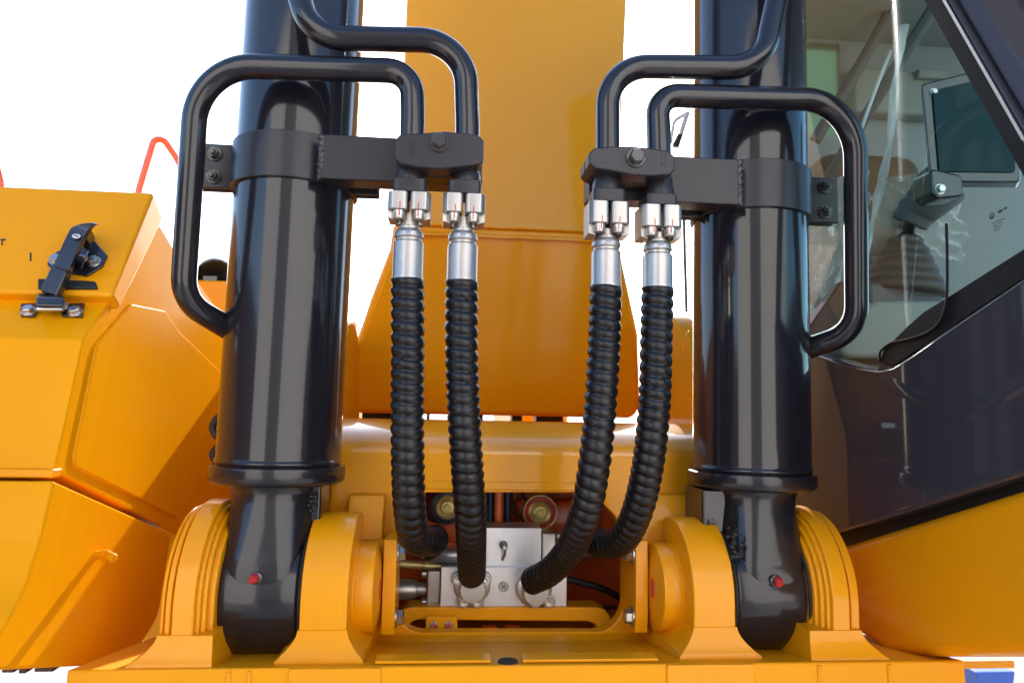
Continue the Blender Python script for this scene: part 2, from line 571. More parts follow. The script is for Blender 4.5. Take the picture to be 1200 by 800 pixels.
# front wall with the big rounded opening
YW = 1.63
xw0, xw1 = PY(386, 600, YW).x, PY(826, 600, YW).x
ztop = PY(600, 531, YW).z
def loop(pts, n_per=14):
    out = []
    for i in range(len(pts)):
        for j in range(n_per):
            out.append(pts[i].lerp(pts[(i + 1) % len(pts)], j / n_per))
    return out
hole = [PY(x, y, YW) for x, y in ((497, 577), (694, 577), (722, 606), (731, 650), (731, 741), (461, 741), (461, 650), (470, 606))]
hole = roundpoly(hole, [0.014, 0.014, 0.03, 0.03, 0.052, 0.052, 0.03, 0.03], 8)
hc = sum(hole, Vector()) / len(hole)
outer = []
zlo = zbeam - 0.06
for p in hole:                       # push each point out to the wall's rectangle
    d = (p - hc)
    s = []
    if abs(d.x) > 1e-6: s.append(((xw1 if d.x > 0 else xw0) - hc.x) / d.x)
    if abs(d.z) > 1e-6: s.append(((ztop if d.z > 0 else zlo) - hc.z) / d.z)
    outer.append(hc + d * min(s))
# true corners
for cx, cz in ((xw0, ztop), (xw1, ztop), (xw0, zlo), (xw1, zlo)):
    i = min(range(len(outer)), key=lambda i: (outer[i] - Vector((cx, YW, cz))).length)
    outer[i] = Vector((cx, YW, cz))
obj('front_wall', ring_plate(outer, hole, VY * 0.028), M_yel, frame, bevel=0.003)
zdk = zbeam - 0.075 * (YW - 1.40) / 0.5
cove = []
for i in range(9):
    a = math.pi / 2 * i / 8
    cove.append(Vector((xw0 + 0.001, YW - 0.001 - 0.045 * (1 - math.sin(a)), zdk + 0.004 + 0.006 * (1 - math.cos(a)))))
cove += [Vector((xw0 + 0.001, YW - 0.0005, zdk - 0.01)), Vector((xw0 + 0.001, YW - 0.045, zdk - 0.01))]
obj('wall_cove', prism(cove, VX * (xw1 - xw0 - 0.002)), M_deckp, frame, ang=60)
# rolled cross member above the wall
prof = []
cy, cz = YW + 0.16, ztop - 0.005
hm = PY(600, 493, cy).z - cz
for i in range(19):
    a = math.pi - (math.pi * 0.60) * i / 18
    prof.append(Vector((0, cy + 0.16 * math.cos(a), cz + hm * math.sin(a))))
pr = [Vector((0, YW, cz - 0.001))] + prof[1:] + [Vector((0, cy + 0.20, prof[-1].z - 0.01)), Vector((0, cy + 0.20, cz - 0.001))]
xm0, xm1 = PY(380, 520, 1.7).x, PY(835, 520, 1.7).x
bm = prism([p + VX * xm0 for p in pr], VX * (xm1 - xm0))
obj('cross_member', bm, M_cross, frame, ang=50)
# lip folded over the top of the opening
a, b = PY(497, 563, YW), PY(698, 575, YW)
pts = [Vector((a.x, YW - 0.0025, a.z)), Vector((b.x, YW - 0.0025, a.z)), Vector((b.x + 0.006, YW - 0.0025, b.z)), Vector((a.x - 0.006, YW - 0.0025, b.z))]
obj('opening_lip', prism(roundpoly(pts, 0.006, 4), VY * 0.03), M_yel, frame, bevel=0.002)
# gussets beside the inner lugs
for (xa_, xb_, sgn) in ((408, 452, 1), (812, 742, -1)):
    A = PY(xa_, 581, 1.60); B = PY(xb_, 583, 1.60)
    pts = [Vector((A.x, 1.595, zbeam)), Vector((A.x, 1.595, A.z - 0.03)), Vector((A.x, 1.61, A.z)), Vector((A.x, 1.66, A.z + 0.004)), Vector((A.x, 1.66, zbeam))]
    obj('gusset', prism(pts, VX * (B.x - A.x) * 0.96), M_yel, frame, bevel=0.003)
# boom brackets: upright plates behind the cylinders
for (pa, thick, top) in ((408, -0.05, 372), (790, 0.05, 364)):
    x = PY(pa, 420, 1.98).x
    z1 = PY(pa, top, 1.98).z
    pts = [Vector((x, 1.80, zbeam)), Vector((x, 1.80, z1 - 0.27)), Vector((x, 1.90, z1 - 0.05))]
    for i in range(13):
        a = math.pi * 0.86 - math.pi * 0.9 * i / 12
        pts.append(Vector((x, 2.06 + 0.15 * math.cos(a), z1 - 0.15 + 0.15 * math.sin(a))))
    pts += [Vector((x, 2.35, z1 - 0.45)), Vector((x, 2.35, zbeam))]
    obj('boom_bracket', prism(pts, VX * thick), M_yel2, frame, bevel=0.008, seg=3)
# side walls and floor that close the frame behind the wall
for x, t in ((xw0, -0.02), (xw1, 0.02)):
    obj('inner_side', box((min(x, x + t), YW + 0.0285, zbeam - 0.064), (max(x, x + t), 2.3, ztop - 0.02)), M_yel, frame)
obj('frame_floor', box((xw0 + 0.001, YW + 0.029, zbeam - 0.10), (xw1 - 0.001, 2.3, zbeam - 0.065)), M_yel, frame)
obj('compartment_back', box((xw0 + 0.001, 1.91, zbeam - 0.064), (xw1 - 0.001, 1.93, ztop - 0.02)), M_deep, frame)
# shelf frame low in the opening
YS = 1.69
so_ = roundpoly([PY(x, y, YS) for x, y in ((464, 711), (716, 711), (716, 775), (464, 775))], 0.026, 6)
si_ = roundpoly([PY(x, y, YS) for x, y in ((476, 726), (702, 728), (702, 768), (476, 768))], 0.022, 6)
for q in (so_, si_):
    for v in q: v.y = YS
si_[len(si_) // 2:] = si_[len(si_) // 2:]
sh = obj('shelf_frame', ring_plate(so_, si_, VY * 0.05), M_yel, frame, bevel=0.003)
tab = roundpoly([PY(x, y, 1.672) for x, y in ((499, 722), (536, 722), (536, 752), (499, 752))], 0.004, 4)
tb = obj('sensor_tab', prism(tab, VY * 0.006), M_yel, sh, bevel=0.0012)
for x in (508.5, 526):
    p = PY(x, 732, 1.672)
    f = fastener('bolt', sh, p, -VY, 0.0052, 0.006, M_bolt)
    bm = box((p.x - 0.0016, p.y - 0.0068, p.z - 0.006), (p.x + 0.002, p.y - 0.0058, p.z + 0.006))
    obj('paint_mark', bm, M_red, sh)
for a, b in ((566, 583), (593, 610)):
    A, B = PY(a, 737, 1.70), PY(b, 756, 1.70)
    obj('stop_block', box((A.x, 1.70, B.z), (B.x, 1.73, A.z)), M_orange, sh, bevel=0.002)

# ------------------------------------------------------------------ boom
zc_ = PY(592, 266, 2.10).z
boom = root('boom', PY(590, 486, 2.2), 'broad yellow boom rising between the two black cylinders', 'boom')
YB = 2.10
def Q(x, y, Y): return PY(x, y, Y)
# upper plate
BN = Vector((0, -1, 0.20)).normalized()      # the upper plate leans back at its top
BP0 = Q(592, 266, YB)
U = lambda x, y: PP(x, y, BP0, BN)
def ext(p, q, z):
    t = (z - p.z) / (q.z - p.z)
    return p.lerp(q, t)
ztopb = zc_ + 0.95
L0, R0, midl, midr = U(461, 263), U(722, 270), U(470, 150), U(727, 180)
tl, tr = ext(midl, U(476, 0), ztopb), ext(midr, U(735, 0), ztopb)
zj = (L0.z + R0.z) / 2
L0 = Vector((L0.x, BP0.y, zj)); R0 = Vector((R0.x, BP0.y, zj))
bm = prism([L0, midl, tl, tr, midr, R0], VY * 0.30)
obj('upper_box', bm, M_boom, boom, bevel=0.010, seg=4)
# lower foot: leans back towards its bottom, widening
yb = YB + 0.10
D = [Q(402, 470, yb), Q(412, 415, yb - 0.03), Q(434, 350, yb - 0.06), Q(456, 292, yb - 0.09)]
E = [Q(752, 476, yb), Q(748, 392, yb - 0.035), Q(729, 310, yb - 0.07)]
zz = Q(590, 489, yb).z
def lower(y_of):
    pts = [Vector((L0.x, YB - 0.004, zj - 0.0005))]
    return pts
zbot = zz
def yl(z):
    t = (zj - z) / (zj - zbot)
    return YB - 0.006 + 0.115 * t
left = [Vector((L0.x - 0.001, yl(zj), zj - 0.0005))] + [Vector((p.x, yl(p.z), p.z)) for p in reversed(D)]
right = [Vector((R0.x + 0.001, yl(zj), zj - 0.0005))] + [Vector((p.x, yl(p.z), p.z)) for p in reversed(E)]
bl = Vector((left[-1].x + 0.02, yl(zbot), zbot)); br = Vector((right[-1].x - 0.015, yl(zbot), zbot))
poly = left + [bl, br] + right[::-1]
nrm = Vector((0, zj - zbot, 0.115)).normalized()
bm = prism(poly, nrm * 0.28)
obj('foot_box', bm, M_foot_y, boom, bevel=0.030, seg=6)
for a_, b_ in ((424, 476), (500, 503), (528, 566), (600, 612), (628, 660)):
    obj('gap_shade_block', box((PY(a_, 489, 2.3).x, 2.30, zz - 0.03), (PY(b_, 489, 2.3).x, 2.36, zz + 0.012)), M_rub, boom)  # black blocks added to darken the gap under the boom foot
# weld across the front where the two plates meet
wl = [Vector((L0.x + 0.004 + (R0.x - L0.x - 0.008) * i / 40, YB - 0.003, zj + 0.0004 * math.sin(i * 0.9))) for i in range(41)]
obj('weld_bead', tube(wl, 0.006, 10), M_boom, boom)
wl2 = [v + Vector((0, -0.004, -0.026)) for v in wl]
obj('weld_bead', tube(wl2, 0.004, 10), M_boom, boom)

# ------------------------------------------------------------------ hydraulic cylinders
def cylinder(side):
    L = side == 'L'
    lab = ('dark grey hydraulic cylinder beside the yellow tool box with the black latch' if L else
           'dark grey hydraulic cylinder beside the cab window')
    sg = 1 if L else -1                       # inwards, towards the boom
    b0 = PY(326, 560, YC) if L else PY(880, 566, YC)
    b1 = PY(359, 0, YC) if L else PY(877, 10, YC)
    ax = (b1 - b0).normalized()
    rt_ = root('hydraulic_cylinder', Vector((b0.x, YC, pinZ)), lab, 'hydraulic cylinder', 'boom cylinders')
    M0 = 1.45
    def s_of(y):                              # distance along the axis whose front shows at picture height y
        q = PY(b0.x and (326 if L else 880), y, M0)
        return (q.z - b0.z) / ax.z
    if L:
        y_ring0, y_ring1, y_neck, y_weld = 553, 572, 598, 547
    else:
        y_ring0, y_ring1, y_neck, y_weld = 561, 578, 603, 554
    r = 71.5 * k_at(PY(326, 560, YC)) * 0.985
    axis_at = lambda s: b0 + ax * s
    # barrel
    s0, s1 = s_of(y_ring0 - 1), s_of(0) + 0.75
    prof = [(r, s0 - 0.01)]
    for i in range(13):
        t = i / 12
        prof.append((r + 0.0022 * math.sin(math.pi * t) ** 2 * (1 if 0 < i < 12 else 0), s0 + 0.002 + 0.012 * t))
    prof += [(r, s0 + 0.3), (r, s1 - 0.1), (r, s1)]
    obj('barrel', lathe(b0, ax, prof, 96), M_dark, rt_, ang=60)
    sr1 = s_of(y_ring1)
    R2 = r + 0.0085
    obj('collar', lathe(b0, ax, [(r - 0.002, s0 + 0.0025), (R2 - 0.004, s0 + 0.0025), (R2 - 0.001, s0 + 0.0015), (R2, s0 - 0.002), (R2, sr1 + 0.008), (R2 - 0.002, sr1 + 0.003), (R2 - 0.007, sr1), (r - 0.006, sr1 - 0.001)], 96), M_foot, rt_, ang=50)
    # neck below the collar flowing into the eye
    sn = s_of(y_neck)
    rn = 0.064
    sp = (pinZ - b0.z) / ax.z
    prof = []
    for i in range(11):
        t = i / 10
        a = t * math.pi / 2
        prof.append((rn + (r - 0.012 - rn) * (1 - math.sin(a)), sr1 + 0.002 - (sr1 - sn) * (1 - math.cos(a)) * 0.95))
    prof += [(rn, sn - 0.01)] + [(rn, sn - 0.01 + (sp - sn + 0.01) * i / 8) for i in range(1, 9)]
    nb = lathe(b0, ax, prof, 64)
    for v in nb.verts:                        # the casting grows squarer and deeper towards the eye
        u_ = (b0.z + sr1 - v.co.z)
        H_ = (sr1 - sp) * ax.z
        t = max(0.0, min(1.0, u_ / (H_ * 0.72)))
        cxx = axis_at((v.co.z - b0.z) / ax.z).x
        dx_, dy_ = v.co.x - cxx, v.co.y - YC
        rr_ = math.hypot(dx_, dy_)
        if rr_ < 1e-6: continue
        c_, s_ = dx_ / rr_, dy_ / rr_
        e_ = 1 - 0.42 * t
        c_ = math.copysign(abs(c_) ** e_, c_); s_ = math.copysign(abs(s_) ** e_, s_)
        v.co.x = cxx + rr_ * c_
        v.co.y = YC + rr_ * s_ * (1 + 0.42 * t)
    obj('neck', nb, M_foot, rt_, ang=60)
    # port block on the inner side of the neck
    if L: xs = (PY(330, 600, 1.52).x, PY(376, 600, 1.52).x)
    else: xs = (PY(822, 600, 1.52).x, PY(865, 600, 1.52).x)
    zt, zb_ = b0.z + sr1 - 0.001, PY(350, 640, 1.52).z
    obj('port_block', box((xs[0], 1.515, zb_), (xs[1], 1.60, zt)), M_dark, rt_, bevel=0.004, seg=3)
    # eye
    re = 0.094
    ex0, ex1 = (PY(251, 690, YC - re).x, PY(350.5, 690, YC - re).x) if L else (PY(864, 690, YC - re).x, PY(949, 690, YC - re).x)
    c = Vector((ex0, YC, pinZ))
    eye = obj('eye', lathe(c, VX, [(re - 0.009, 0), (re - 0.003, 0.002), (re, 0.008), (re, ex1 - ex0 - 0.008), (re - 0.003, ex1 - ex0 - 0.002), (re - 0.009, ex1 - ex0)], 80), M_foot, rt_, ang=50)
    for xs_ in (ex0 - 0.003, ex1 - 0.0015):
        obj('dust_seal', lathe(Vector((xs_, YC, pinZ)), VX, [(0.070, 0), (re + 0.0025, 0.0), (re + 0.0035, 0.0015), (re + 0.0025, 0.0045), (0.070, 0.0045)], 64), M_rub, eye)
    # grease nipple with red marker paint
    q = PY(300 if L else 909, 677 if L else 680, YC - re)
    gn = obj('grease_nipple', lathe(q + VY * 0.002, -VY, [(0.0085, 0), (0.0085, 0.003), (0.0055, 0.0045), (0.0055, 0.010), (0.003, 0.012), (0.0035, 0.015), (0.002, 0.016)], 16), M_black, rt_)
    bm = lathe(q + VY * 0.0005 + VX * 0.001 * -sg, -VY, [(0.0062, 0), (0.0066, 0.006), (0.005, 0.0135), (0.0012, 0.0175)], 12)
    for v in bm.verts:
        v.co += Vector((random.uniform(-1, 1), random.uniform(-.3, .3), random.uniform(-1, 1))) * 0.0012
    obj('paint_mark', bm, M_red, gn)
    # clamp band
    yb0, yb1 = (150, 205) if L else (183, 240)
    sb1, sb0 = s_of(yb0), s_of(yb1)
    rb = r + 0.0055
    band = obj('clamp_band', lathe(b0, ax, [(r - 0.001, sb0), (rb - 0.001, sb0), (rb, sb0 + 0.001), (rb, sb1 - 0.001), (rb - 0.001, sb1), (r - 0.001, sb1)], 96, caps=False), M_clamp, rt_)
    zb0_, zb1_ = axis_at(sb0).z, axis_at(sb1).z
    # ears: outer one seen from the front, inner one behind the arm
    for e in ((-sg), sg):
        xe = b0.x + (axis_at((sb0 + sb1) / 2).x - b0.x)
        inner = e == sg
        x_in, x_out = xe + e * (rb - 0.012), xe + e * (rb + (0.046 if not inner else 0.035))
        dz = 0.0 if not inner else -0.0
        for j, yy in enumerate((YC - 0.022, YC - 0.004)):
            lo = Vector((min(x_in, x_out), yy, zb0_ + dz)); hi = Vector((max(x_in, x_out), yy + 0.008, zb1_ + dz))
            obj('band_ear', box(lo, hi), M_clamp, band, bevel=0.002)
        for z in (zb0_ + 0.017, zb1_ - 0.017):
            fastener('bolt', band, Vector((xe + e * (rb + 0.022 if not inner else rb + 0.02), YC - 0.022, z)), -VY, 0.0085, 0.017, M_black, 'nut')
    # arm that carries the pipe clamp
    YA = 1.440
    ya0, ya1 = (159, 211) if L else (184, 238)
    xx0, xx1 = (378, 566) if L else (690, 866)
    a0, a1 = PY(xx0, 185 if L else 210, YA), PY(xx1, 185 if L else 210, YA)
    zt_, zb_ = PY(420 if L else 820, ya0, YA).z, PY(420 if L else 820, ya1, YA).z
    arm = obj('clamp_arm', box((a0.x, YA, zb_), (a1.x, YA + 0.042, zt_)), M_clamp, rt_, bevel=0.0025)
    wx = a0.x if L else a1.x
    wp = [Vector((wx - sg * (0.002 + 0.001 * math.sin(i * 1.7)), YA + 0.006, zb_ + (zt_ - zb_) * i / 24)) for i in range(25)]
    obj('weld_bead', tube(wp, 0.006, 10, rfun=lambda s, th: 0.006 + 0.0010 * math.sin(s * 1400)), M_weld, arm)
    # pipe clamp: two halves with pads and one bolt
    YP = 1.405
    rp = 0.0174
    if L:
        P = ((463, 163), (469, 157), (495, 155.5), (520, 153.5), (545, 155.5), (561, 158), (567, 164), (567, 188), (561, 193), (535, 196), (515, 198), (490, 196), (469, 192), (463, 186))
        bx, by = 515, 167
        cx = (481, 546)
    else:
        P = ((690, 180), (696, 173), (718, 171), (742, 171), (765, 173.5), (785, 177), (791, 183), (791, 199), (785, 205), (762, 206), (742, 205), (716, 200), (697, 197), (690, 191))
        bx, by = 745, 185
        cx = (711, 773)
    YF = YP - 0.036
    pc = obj('pipe_clamp', prism([PY(x, y, YF) for x, y in P], VY * 0.033), M_clamp, rt_, bevel=0.003, seg=3)
    back = [PY(x, y, YF) + VY * 0.036 for x, y in P]
    obj('rear_half', prism(back, VY * 0.034), M_clamp, pc, bevel=0.003, seg=3)
    fastener('bolt', pc, PY(bx, by, YF), -VY, 0.0108, 0.013, M_black)
    # small cast mark on the clamp
    mx_, my_ = (482, 174) if L else (778, 187)
    mw, mh = 2.6, 6
    for (dx0, dx1, dy0, dy1) in ((-mw, mw, -mh, -mh + 1), (-mw, mw, mh - 1, mh), (-mw, -mw + 1, -mh, mh), (mw - 1, mw, -mh, mh)) + (((-mw, mw, -0.5, 0.5),) if L else ()):
        A_, B_ = PY(mx_ + dx0, my_ + dy0, YF), PY(mx_ + dx1, my_ + dy1, YF)
        obj('cast_mark', box((A_.x, YF - 0.0006, B_.z), (B_.x, YF + 0.001, A_.z)), M_clamp, pc)
    # steel pipes
    tips = []
    top_y = (212, 214) if L else (224, 230)
    xs1 = PY(cx[0], top_y[0], YP); xs2 = PY(cx[1], top_y[1], YP)
    if L:
        u1 = [PY(cx[0], top_y[0], YP), PY(484, 140, YP), PY(476, 88, YP), PY(360, 82, YP - 0.012), PY(232, 88, YP + 0.01), PY(216, 320, YP + 0.055), PY(240, 372, YP + 0.10), axis_at(s_of(385)) + Vector((-0.075, -0.005, 0))]
        u1 = [u1[0], u1[1], PY(483, 84, YP), PY(232, 76, YP + 0.02), PY(214, 352, YP + 0.06), axis_at(s_of(392)) + Vector((-0.06, 0.01, 0))]
        rad1 = [0.5, 0.075, 0.085, 0.055]
        u2 = [PY(cx[1], top_y[1], YP), PY(548, 150, YP), PY(545, 48, YP), PY(365, 45, YP), PY(340, -40, YP + 0.01), PY(340, -400, YP + 0.02)]
        rad2 = [0.5, 0.085, 0.062, 0.1]
    else:
        u1 = [PY(cx[1], top_y[1], YP), PY(772, 160, YP), PY(770, 112, YP), PY(1002, 118, YP + 0.02), PY(1004, 388, YP + 0.065), axis_at(s_of(410)) + Vector((0.06, 0.01, 0))]
        rad1 = [0.5, 0.07, 0.085, 0.055]
        u2 = [PY(cx[0], top_y[0], YP), PY(712, 170, YP), PY(712, 78, YP), PY(893, 80, YP), PY(912, -10, YP + 0.01), PY(914, -400, YP + 0.02)]
        rad2 = [0.5, 0.08, 0.07, 0.1]
    for pts, rad in ((u1, rad1), (u2, rad2)):
        pp, _ = resample(fillet(pts, rad, 16), 0.006)
        pipe = obj('pipe', tube(pp, rp, 32), M_dark, rt_)
        t0 = pts[0]
        obj('pipe_collar', lathe(t0 + VZ * 0.024, -VZ, [(rp + 0.0008, 0), (rp + 0.0012, 0.001), (rp + 0.0012, 0.010), (rp + 0.0032, 0.014), (rp + 0.0032, 0.026)], 32), M_clamp, pipe)
        tips.append(t0)
    return rt_, tips
def grease(px, py, Y, n, w, h, label):
    rnd = random.Random(px)
    bm = bmesh.new()
    for i in range(n):
        p = PY(px + rnd.gauss(0, w), py + rnd.gauss(0, h), Y + rnd.uniform(-0.004, 0.004))
        r_ = rnd.uniform(0.0012, 0.0042)
        bmesh.ops.create_icosphere(bm, subdivisions=1, radius=r_, matrix=Matrix.Translation(p))
    o = obj('grease_smear', bm, M_rub)
    o['kind'] = 'stuff'; o['label'] = label; o['category'] = 'grease'
grease(862, 640, 1.462, 46, 4.0, 13, 'black grease pressed out beside the right cylinder foot')
grease(366, 588, 1.512, 26, 3.0, 8, 'black grease spots on the port block of the left cylinder')
cylL, tipsL = cylinder('L')
cylR, tipsR = cylinder('R')

# ------------------------------------------------------------------ hydraulic hoses
def corrugated(path, r0, amp, pitch, n=30):
    pts, L = resample(path, pitch / 9)
    ph_ = random.uniform(0, 6)
    def rf(s, th):
        s2 = s + 0.0022 * math.sin(s * 21 + ph_) + 0.0012 * math.sin(s * 53 + 2 * ph_)
        u = (s2 / pitch + th / (2 * math.pi)) % 1.0
        v = abs(math.sin(math.pi * u)) ** 0.55
        e = 1.0
        seam = -0.00045 if abs(math.sin(th * 1.0 + 0.4)) < 0.035 else 0
        return r0 + amp * v + seam + 0.00025 * math.sin(17 * s / pitch * 0.37 + 3 * th)
    return tube(pts, r0, n, rfun=rf)
def hose(tip, pxs, path_px, label, dark_y, tail=None, pitch=0.0158):
    """tip: pipe end; pxs: (centre px, dark top py, silver top, silver bottom, ferrule top, ferrule bottom)"""
    cx, yd, ys0, ys1, yf0, yf1 = pxs
    YP = tip.y
    c = PY(cx, (ys0 + ys1) / 2, YP)
    k = k_at(c)
    x = c.x
    zz = lambda py: PY(cx, py, YP - 0.018).z
    h = root('hydraulic_hose', Vector((x, YP, zz(yf1))), label, 'hydraulic hose', 'ribbed hydraulic hoses')
    # dark counter flange
    w = 0.0232
    d = 0.0255
    P = roundpoly([Vector((x - w, YP - d, zz(ys0) + 0.0003)), Vector((x + w, YP - d, zz(ys0) + 0.0003)), Vector((x + w, YP + d, zz(ys0) + 0.0003)), Vector((x - w, YP + d, zz(ys0) + 0.0003))], 0.008, 5)
    obj('counter_flange', prism(P, VZ * (zz(yd) - zz(ys0))), M_clamp, h, bevel=0.0015)
    # two silver flange halves, a round lobe for each screw
    for sgn in (-1, 1):
        zt, zb = zz(ys0), zz(ys0 + (ys1 - ys0) * 0.66)
        bm = bmesh.new()
        x_in, x_out = x + sgn * 0.0018, x + sgn * 0.0292
        P = [Vector((x_in, YP - d - 0.003, zb)), Vector((x_out - sgn * 0.006, YP - d - 0.003, zb)), Vector((x_out, YP - d + 0.005, zb)), Vector((x_out, YP + d - 0.005, zb)), Vector((x_out - sgn * 0.006, YP + d + 0.003, zb)), Vector((x_in, YP + d + 0.003, zb)),
             Vector((x_in, YP + 0.016, zb)), Vector((x_in + sgn * 0.006, YP + 0.012, zb)), Vector((x_in + sgn * 0.006, YP - 0.012, zb)), Vector((x_in, YP - 0.016, zb))]
        rr = [0.008, 0.004, 0.004, 0.004, 0.004, 0.008, 0.003, 0, 0, 0.003]
        prism(roundpoly(P, rr, 5), VZ * (zt - zb), bm)
        # lower skirt of the half
        zl = zz(ys1)
        P2 = [Vector((x_out, YP - d + 0.006, zl + 0.002)), Vector((x_out, YP + d - 0.006, zl + 0.002)), Vector((x + sgn * 0.018, YP + d - 0.010, zl)), Vector((x + sgn * 0.018, YP - d + 0.010, zl))]
        prism(P2, VZ * (zb - zl - 0.001), bm)
        fl = obj('flange_half', bm, M_zinc, h, bevel=0.0012)
        for yy in (-1, 1):
            p = Vector((x + sgn * 0.0135, YP + yy * (d - 0.0085), zb + 0.0005))
            fastener('cap_screw', fl, p, -VZ, 0.0086, 0.0125, M_bolt, 'socket')
            if yy < 0:
                a = p + Vector((sgn * -0.001, -0.0089, -0.009))
                obj('paint_mark', box((a.x - 0.0007, a.y, a.z), (a.x + 0.0007, a.y + 0.001, a.z + 0.008)), M_red, fl)
                b_ = Vector((a.x + 0.0007, YP - d - 0.0034, zb + 0.001))
                obj('paint_mark', box((b_.x - 0.0006, b_.y, b_.z), (b_.x + 0.0006, b_.y + 0.001, b_.z + 0.009)), M_red, fl)
    # neck and crimped ferrule
    z0 = zz(ys1) + 0.012
    prof = [(0.0125, 0), (0.0125, z0 - zz(yf0 - 5)), (0.0148, z0 - zz(yf0 - 4)), (0.0148, z0 - zz(yf0))]
    obj('neck', lathe(Vector((x, YP, z0)), -VZ, prof, 32), M_zinc, h)
    Lf = zz(yf0) - zz(yf1)
    fr = 0.0212
    prof = [(0.013, -0.001), (fr - 0.004, -0.001), (fr - 0.001, 0.004), (fr - 0.0004, 0.010), (fr - 0.0026, 0.0125), (fr - 0.0026, 0.0150), (fr - 0.0005, 0.0175), (fr, 0.022), (fr, Lf - 0.006), (fr + 0.0006, Lf - 0.004), (fr + 0.0006, Lf)]
    bm = lathe(Vector((x, YP, zz(yf0))), -VZ, prof, 48)
    # eight flat crimps
    for v in bm.verts:
        dx, dy = v.co.x - x, v.co.y - YP
        rad = math.hypot(dx, dy); a = math.atan2(dy, dx)
        if rad > 0.017:
            f = 1 - 0.014 * (math.cos(a * 8) > 0.55)
            v.co.x, v.co.y = x + dx * f, YP + dy * f
    obj('ferrule', bm, M_zinc, h, ang=25)
    # ribbed guard
    top = Vector((x, YP, zz(yf1) + 0.001))
    pts = [top] + [PY(*p) for p in path_px]
    pts = catmull(pts, 20)
    g = obj('hose_guard', corrugated(pts, 0.0192, 0.0041, pitch), M_hose, h, ang=80)
    return h, pts
YH = tipsL[0].y
hoses = []
hoses.append(hose(tipsL[0], (480.5, 210, 226, 258, 267, 326), [(478, 400, 1.405), (477.5, 480, 1.41), (478, 540, 1.42), (480, 595, 1.45), (485, 626, 1.50), (497, 634, 1.56), (511, 631, 1.62)],
    'ribbed black hose nearest the left cylinder, turning back into the frame opening', 210))
hoses.append(hose(tipsL[1], (543.5, 212, 228, 262, 270, 328), [(541, 400, 1.405), (543, 470, 1.41), (547, 540, 1.43), (551, 600, 1.47), (552.5, 645, 1.55), (553, 674, 1.655)],
    'ribbed black hose second from the left cylinder, ending on the left of the aluminium block', 212))
hoses.append(hose(tipsR[1], (710.5, 222, 237, 276, 278, 334), [(708, 400, 1.405), (704, 470, 1.41), (697, 540, 1.42), (686, 600, 1.45), (668, 643, 1.53), (646, 668, 1.60), (624, 680, 1.66)],
    'ribbed black hose beside the boom, bending left down onto the aluminium block', 222))
hoses.append(hose(tipsR[0], (770.5, 228, 241, 280, 282, 336), [(769, 400, 1.405), (767, 470, 1.41), (760, 540, 1.43), (748, 595, 1.47), (731, 630, 1.53), (712, 637, 1.585), (690, 632, 1.63), (672, 628, 1.66)],
    'ribbed black hose nearest the right cylinder, passing behind the other hose into the opening', 228))

# ------------------------------------------------------------------ valve block and fittings
YM = 1.70
blk = root('valve_block', PY(590, 710, YM), 'two tier aluminium valve block inside the yellow frame opening', 'valve block')
def pbox(x0, y0, x1, y1, Y, depth):
    a, b = PY(x0, y0, Y), PY(x1, y1, Y)
    return box((min(a.x, b.x), Y, min(a.z, b.z)), (max(a.x, b.x), Y + depth, max(a.z, b.z)))
obj('lower_block', pbox(517, 664, 664, 711, YM, 0.09), M_alu, blk, bevel=0.0012)
obj('upper_block', pbox(570, 618, 634, 663.3, YM + 0.012, 0.07), M_alu, blk, bevel=0.0012)
q = PY(590, 687, YM)
pg = obj('plug', lathe(q, -VY, [(0.0088, -0.001), (0.0088, 0.001), (0.0078, 0.0022), (0.0075, 0.0022), (0.0070, 0.0012), (0.0005, 0.0012)], 28), M_zinc, blk)
for a in (0.7, 0.7 + math.pi / 2):
    u = Vector((math.cos(a), 0, math.sin(a)))
    n_ = Vector((-u.z, 0, u.x))
    obj('slot', prism([q - VY * 0.0012 + u * s1 * 0.005 + n_ * s2 * 0.0009 for s1, s2 in ((-1, -1), (1, -1), (1, 1), (-1, 1))], -VY * 0.0006), M_grey, pg)
q = PY(590, 638, YM + 0.012)
tp = obj('test_nipple', lathe(q, -VY, [(0.0075, -0.001), (0.0075, 0.004), (0.0055, 0.006), (0.0055, 0.014), (0.0035, 0.016), (0.0035, 0.02), (0.0048, 0.021), (0.0048, 0.026), (0.003, 0.028)], 20), M_zinc, blk)
obj('chain_tag', tube(catmull([q + Vector((0.001, -0.016, -0.004)), q + Vector((0.002, -0.013, -0.013)), q + Vector((0.000, -0.006, -0.021)), q + Vector((-0.001, -0.003, -0.026))], 6), 0.0022, 8), M_zinc, tp)
# round flanges where two hoses land, with their screws
for (px, py, scr) in ((553, 684, ((543, 702), (559, 702), (536, 676), (568, 676))), (625, 687, ((626, 702), (641.5, 702), (624.5, 669.5), (644, 672)))):
    q = PY(px, py, YM)
    f = obj('hose_flange', lathe(q + VY * 0.001, -VY, [(0.0315, 0), (0.0315, 0.012), (0.029, 0.016), (0.0225, 0.018), (0.0225, 0.03), (0.0205, 0.034), (0.0205, 0.046)], 40), M_zinc, blk)
    for sx, sy in scr:
        p = PY(sx, sy, YM)
        obj('screw_boss', lathe(p + VY * 0.0005, -VY, [(0.0115, 0), (0.0115, 0.014), (0.0105, 0.016)], 24), M_zinc, f)
        fastener('cap_screw', f, p - VY * 0.0155, -VY, 0.0085, 0.009, M_bolt, 'socket')
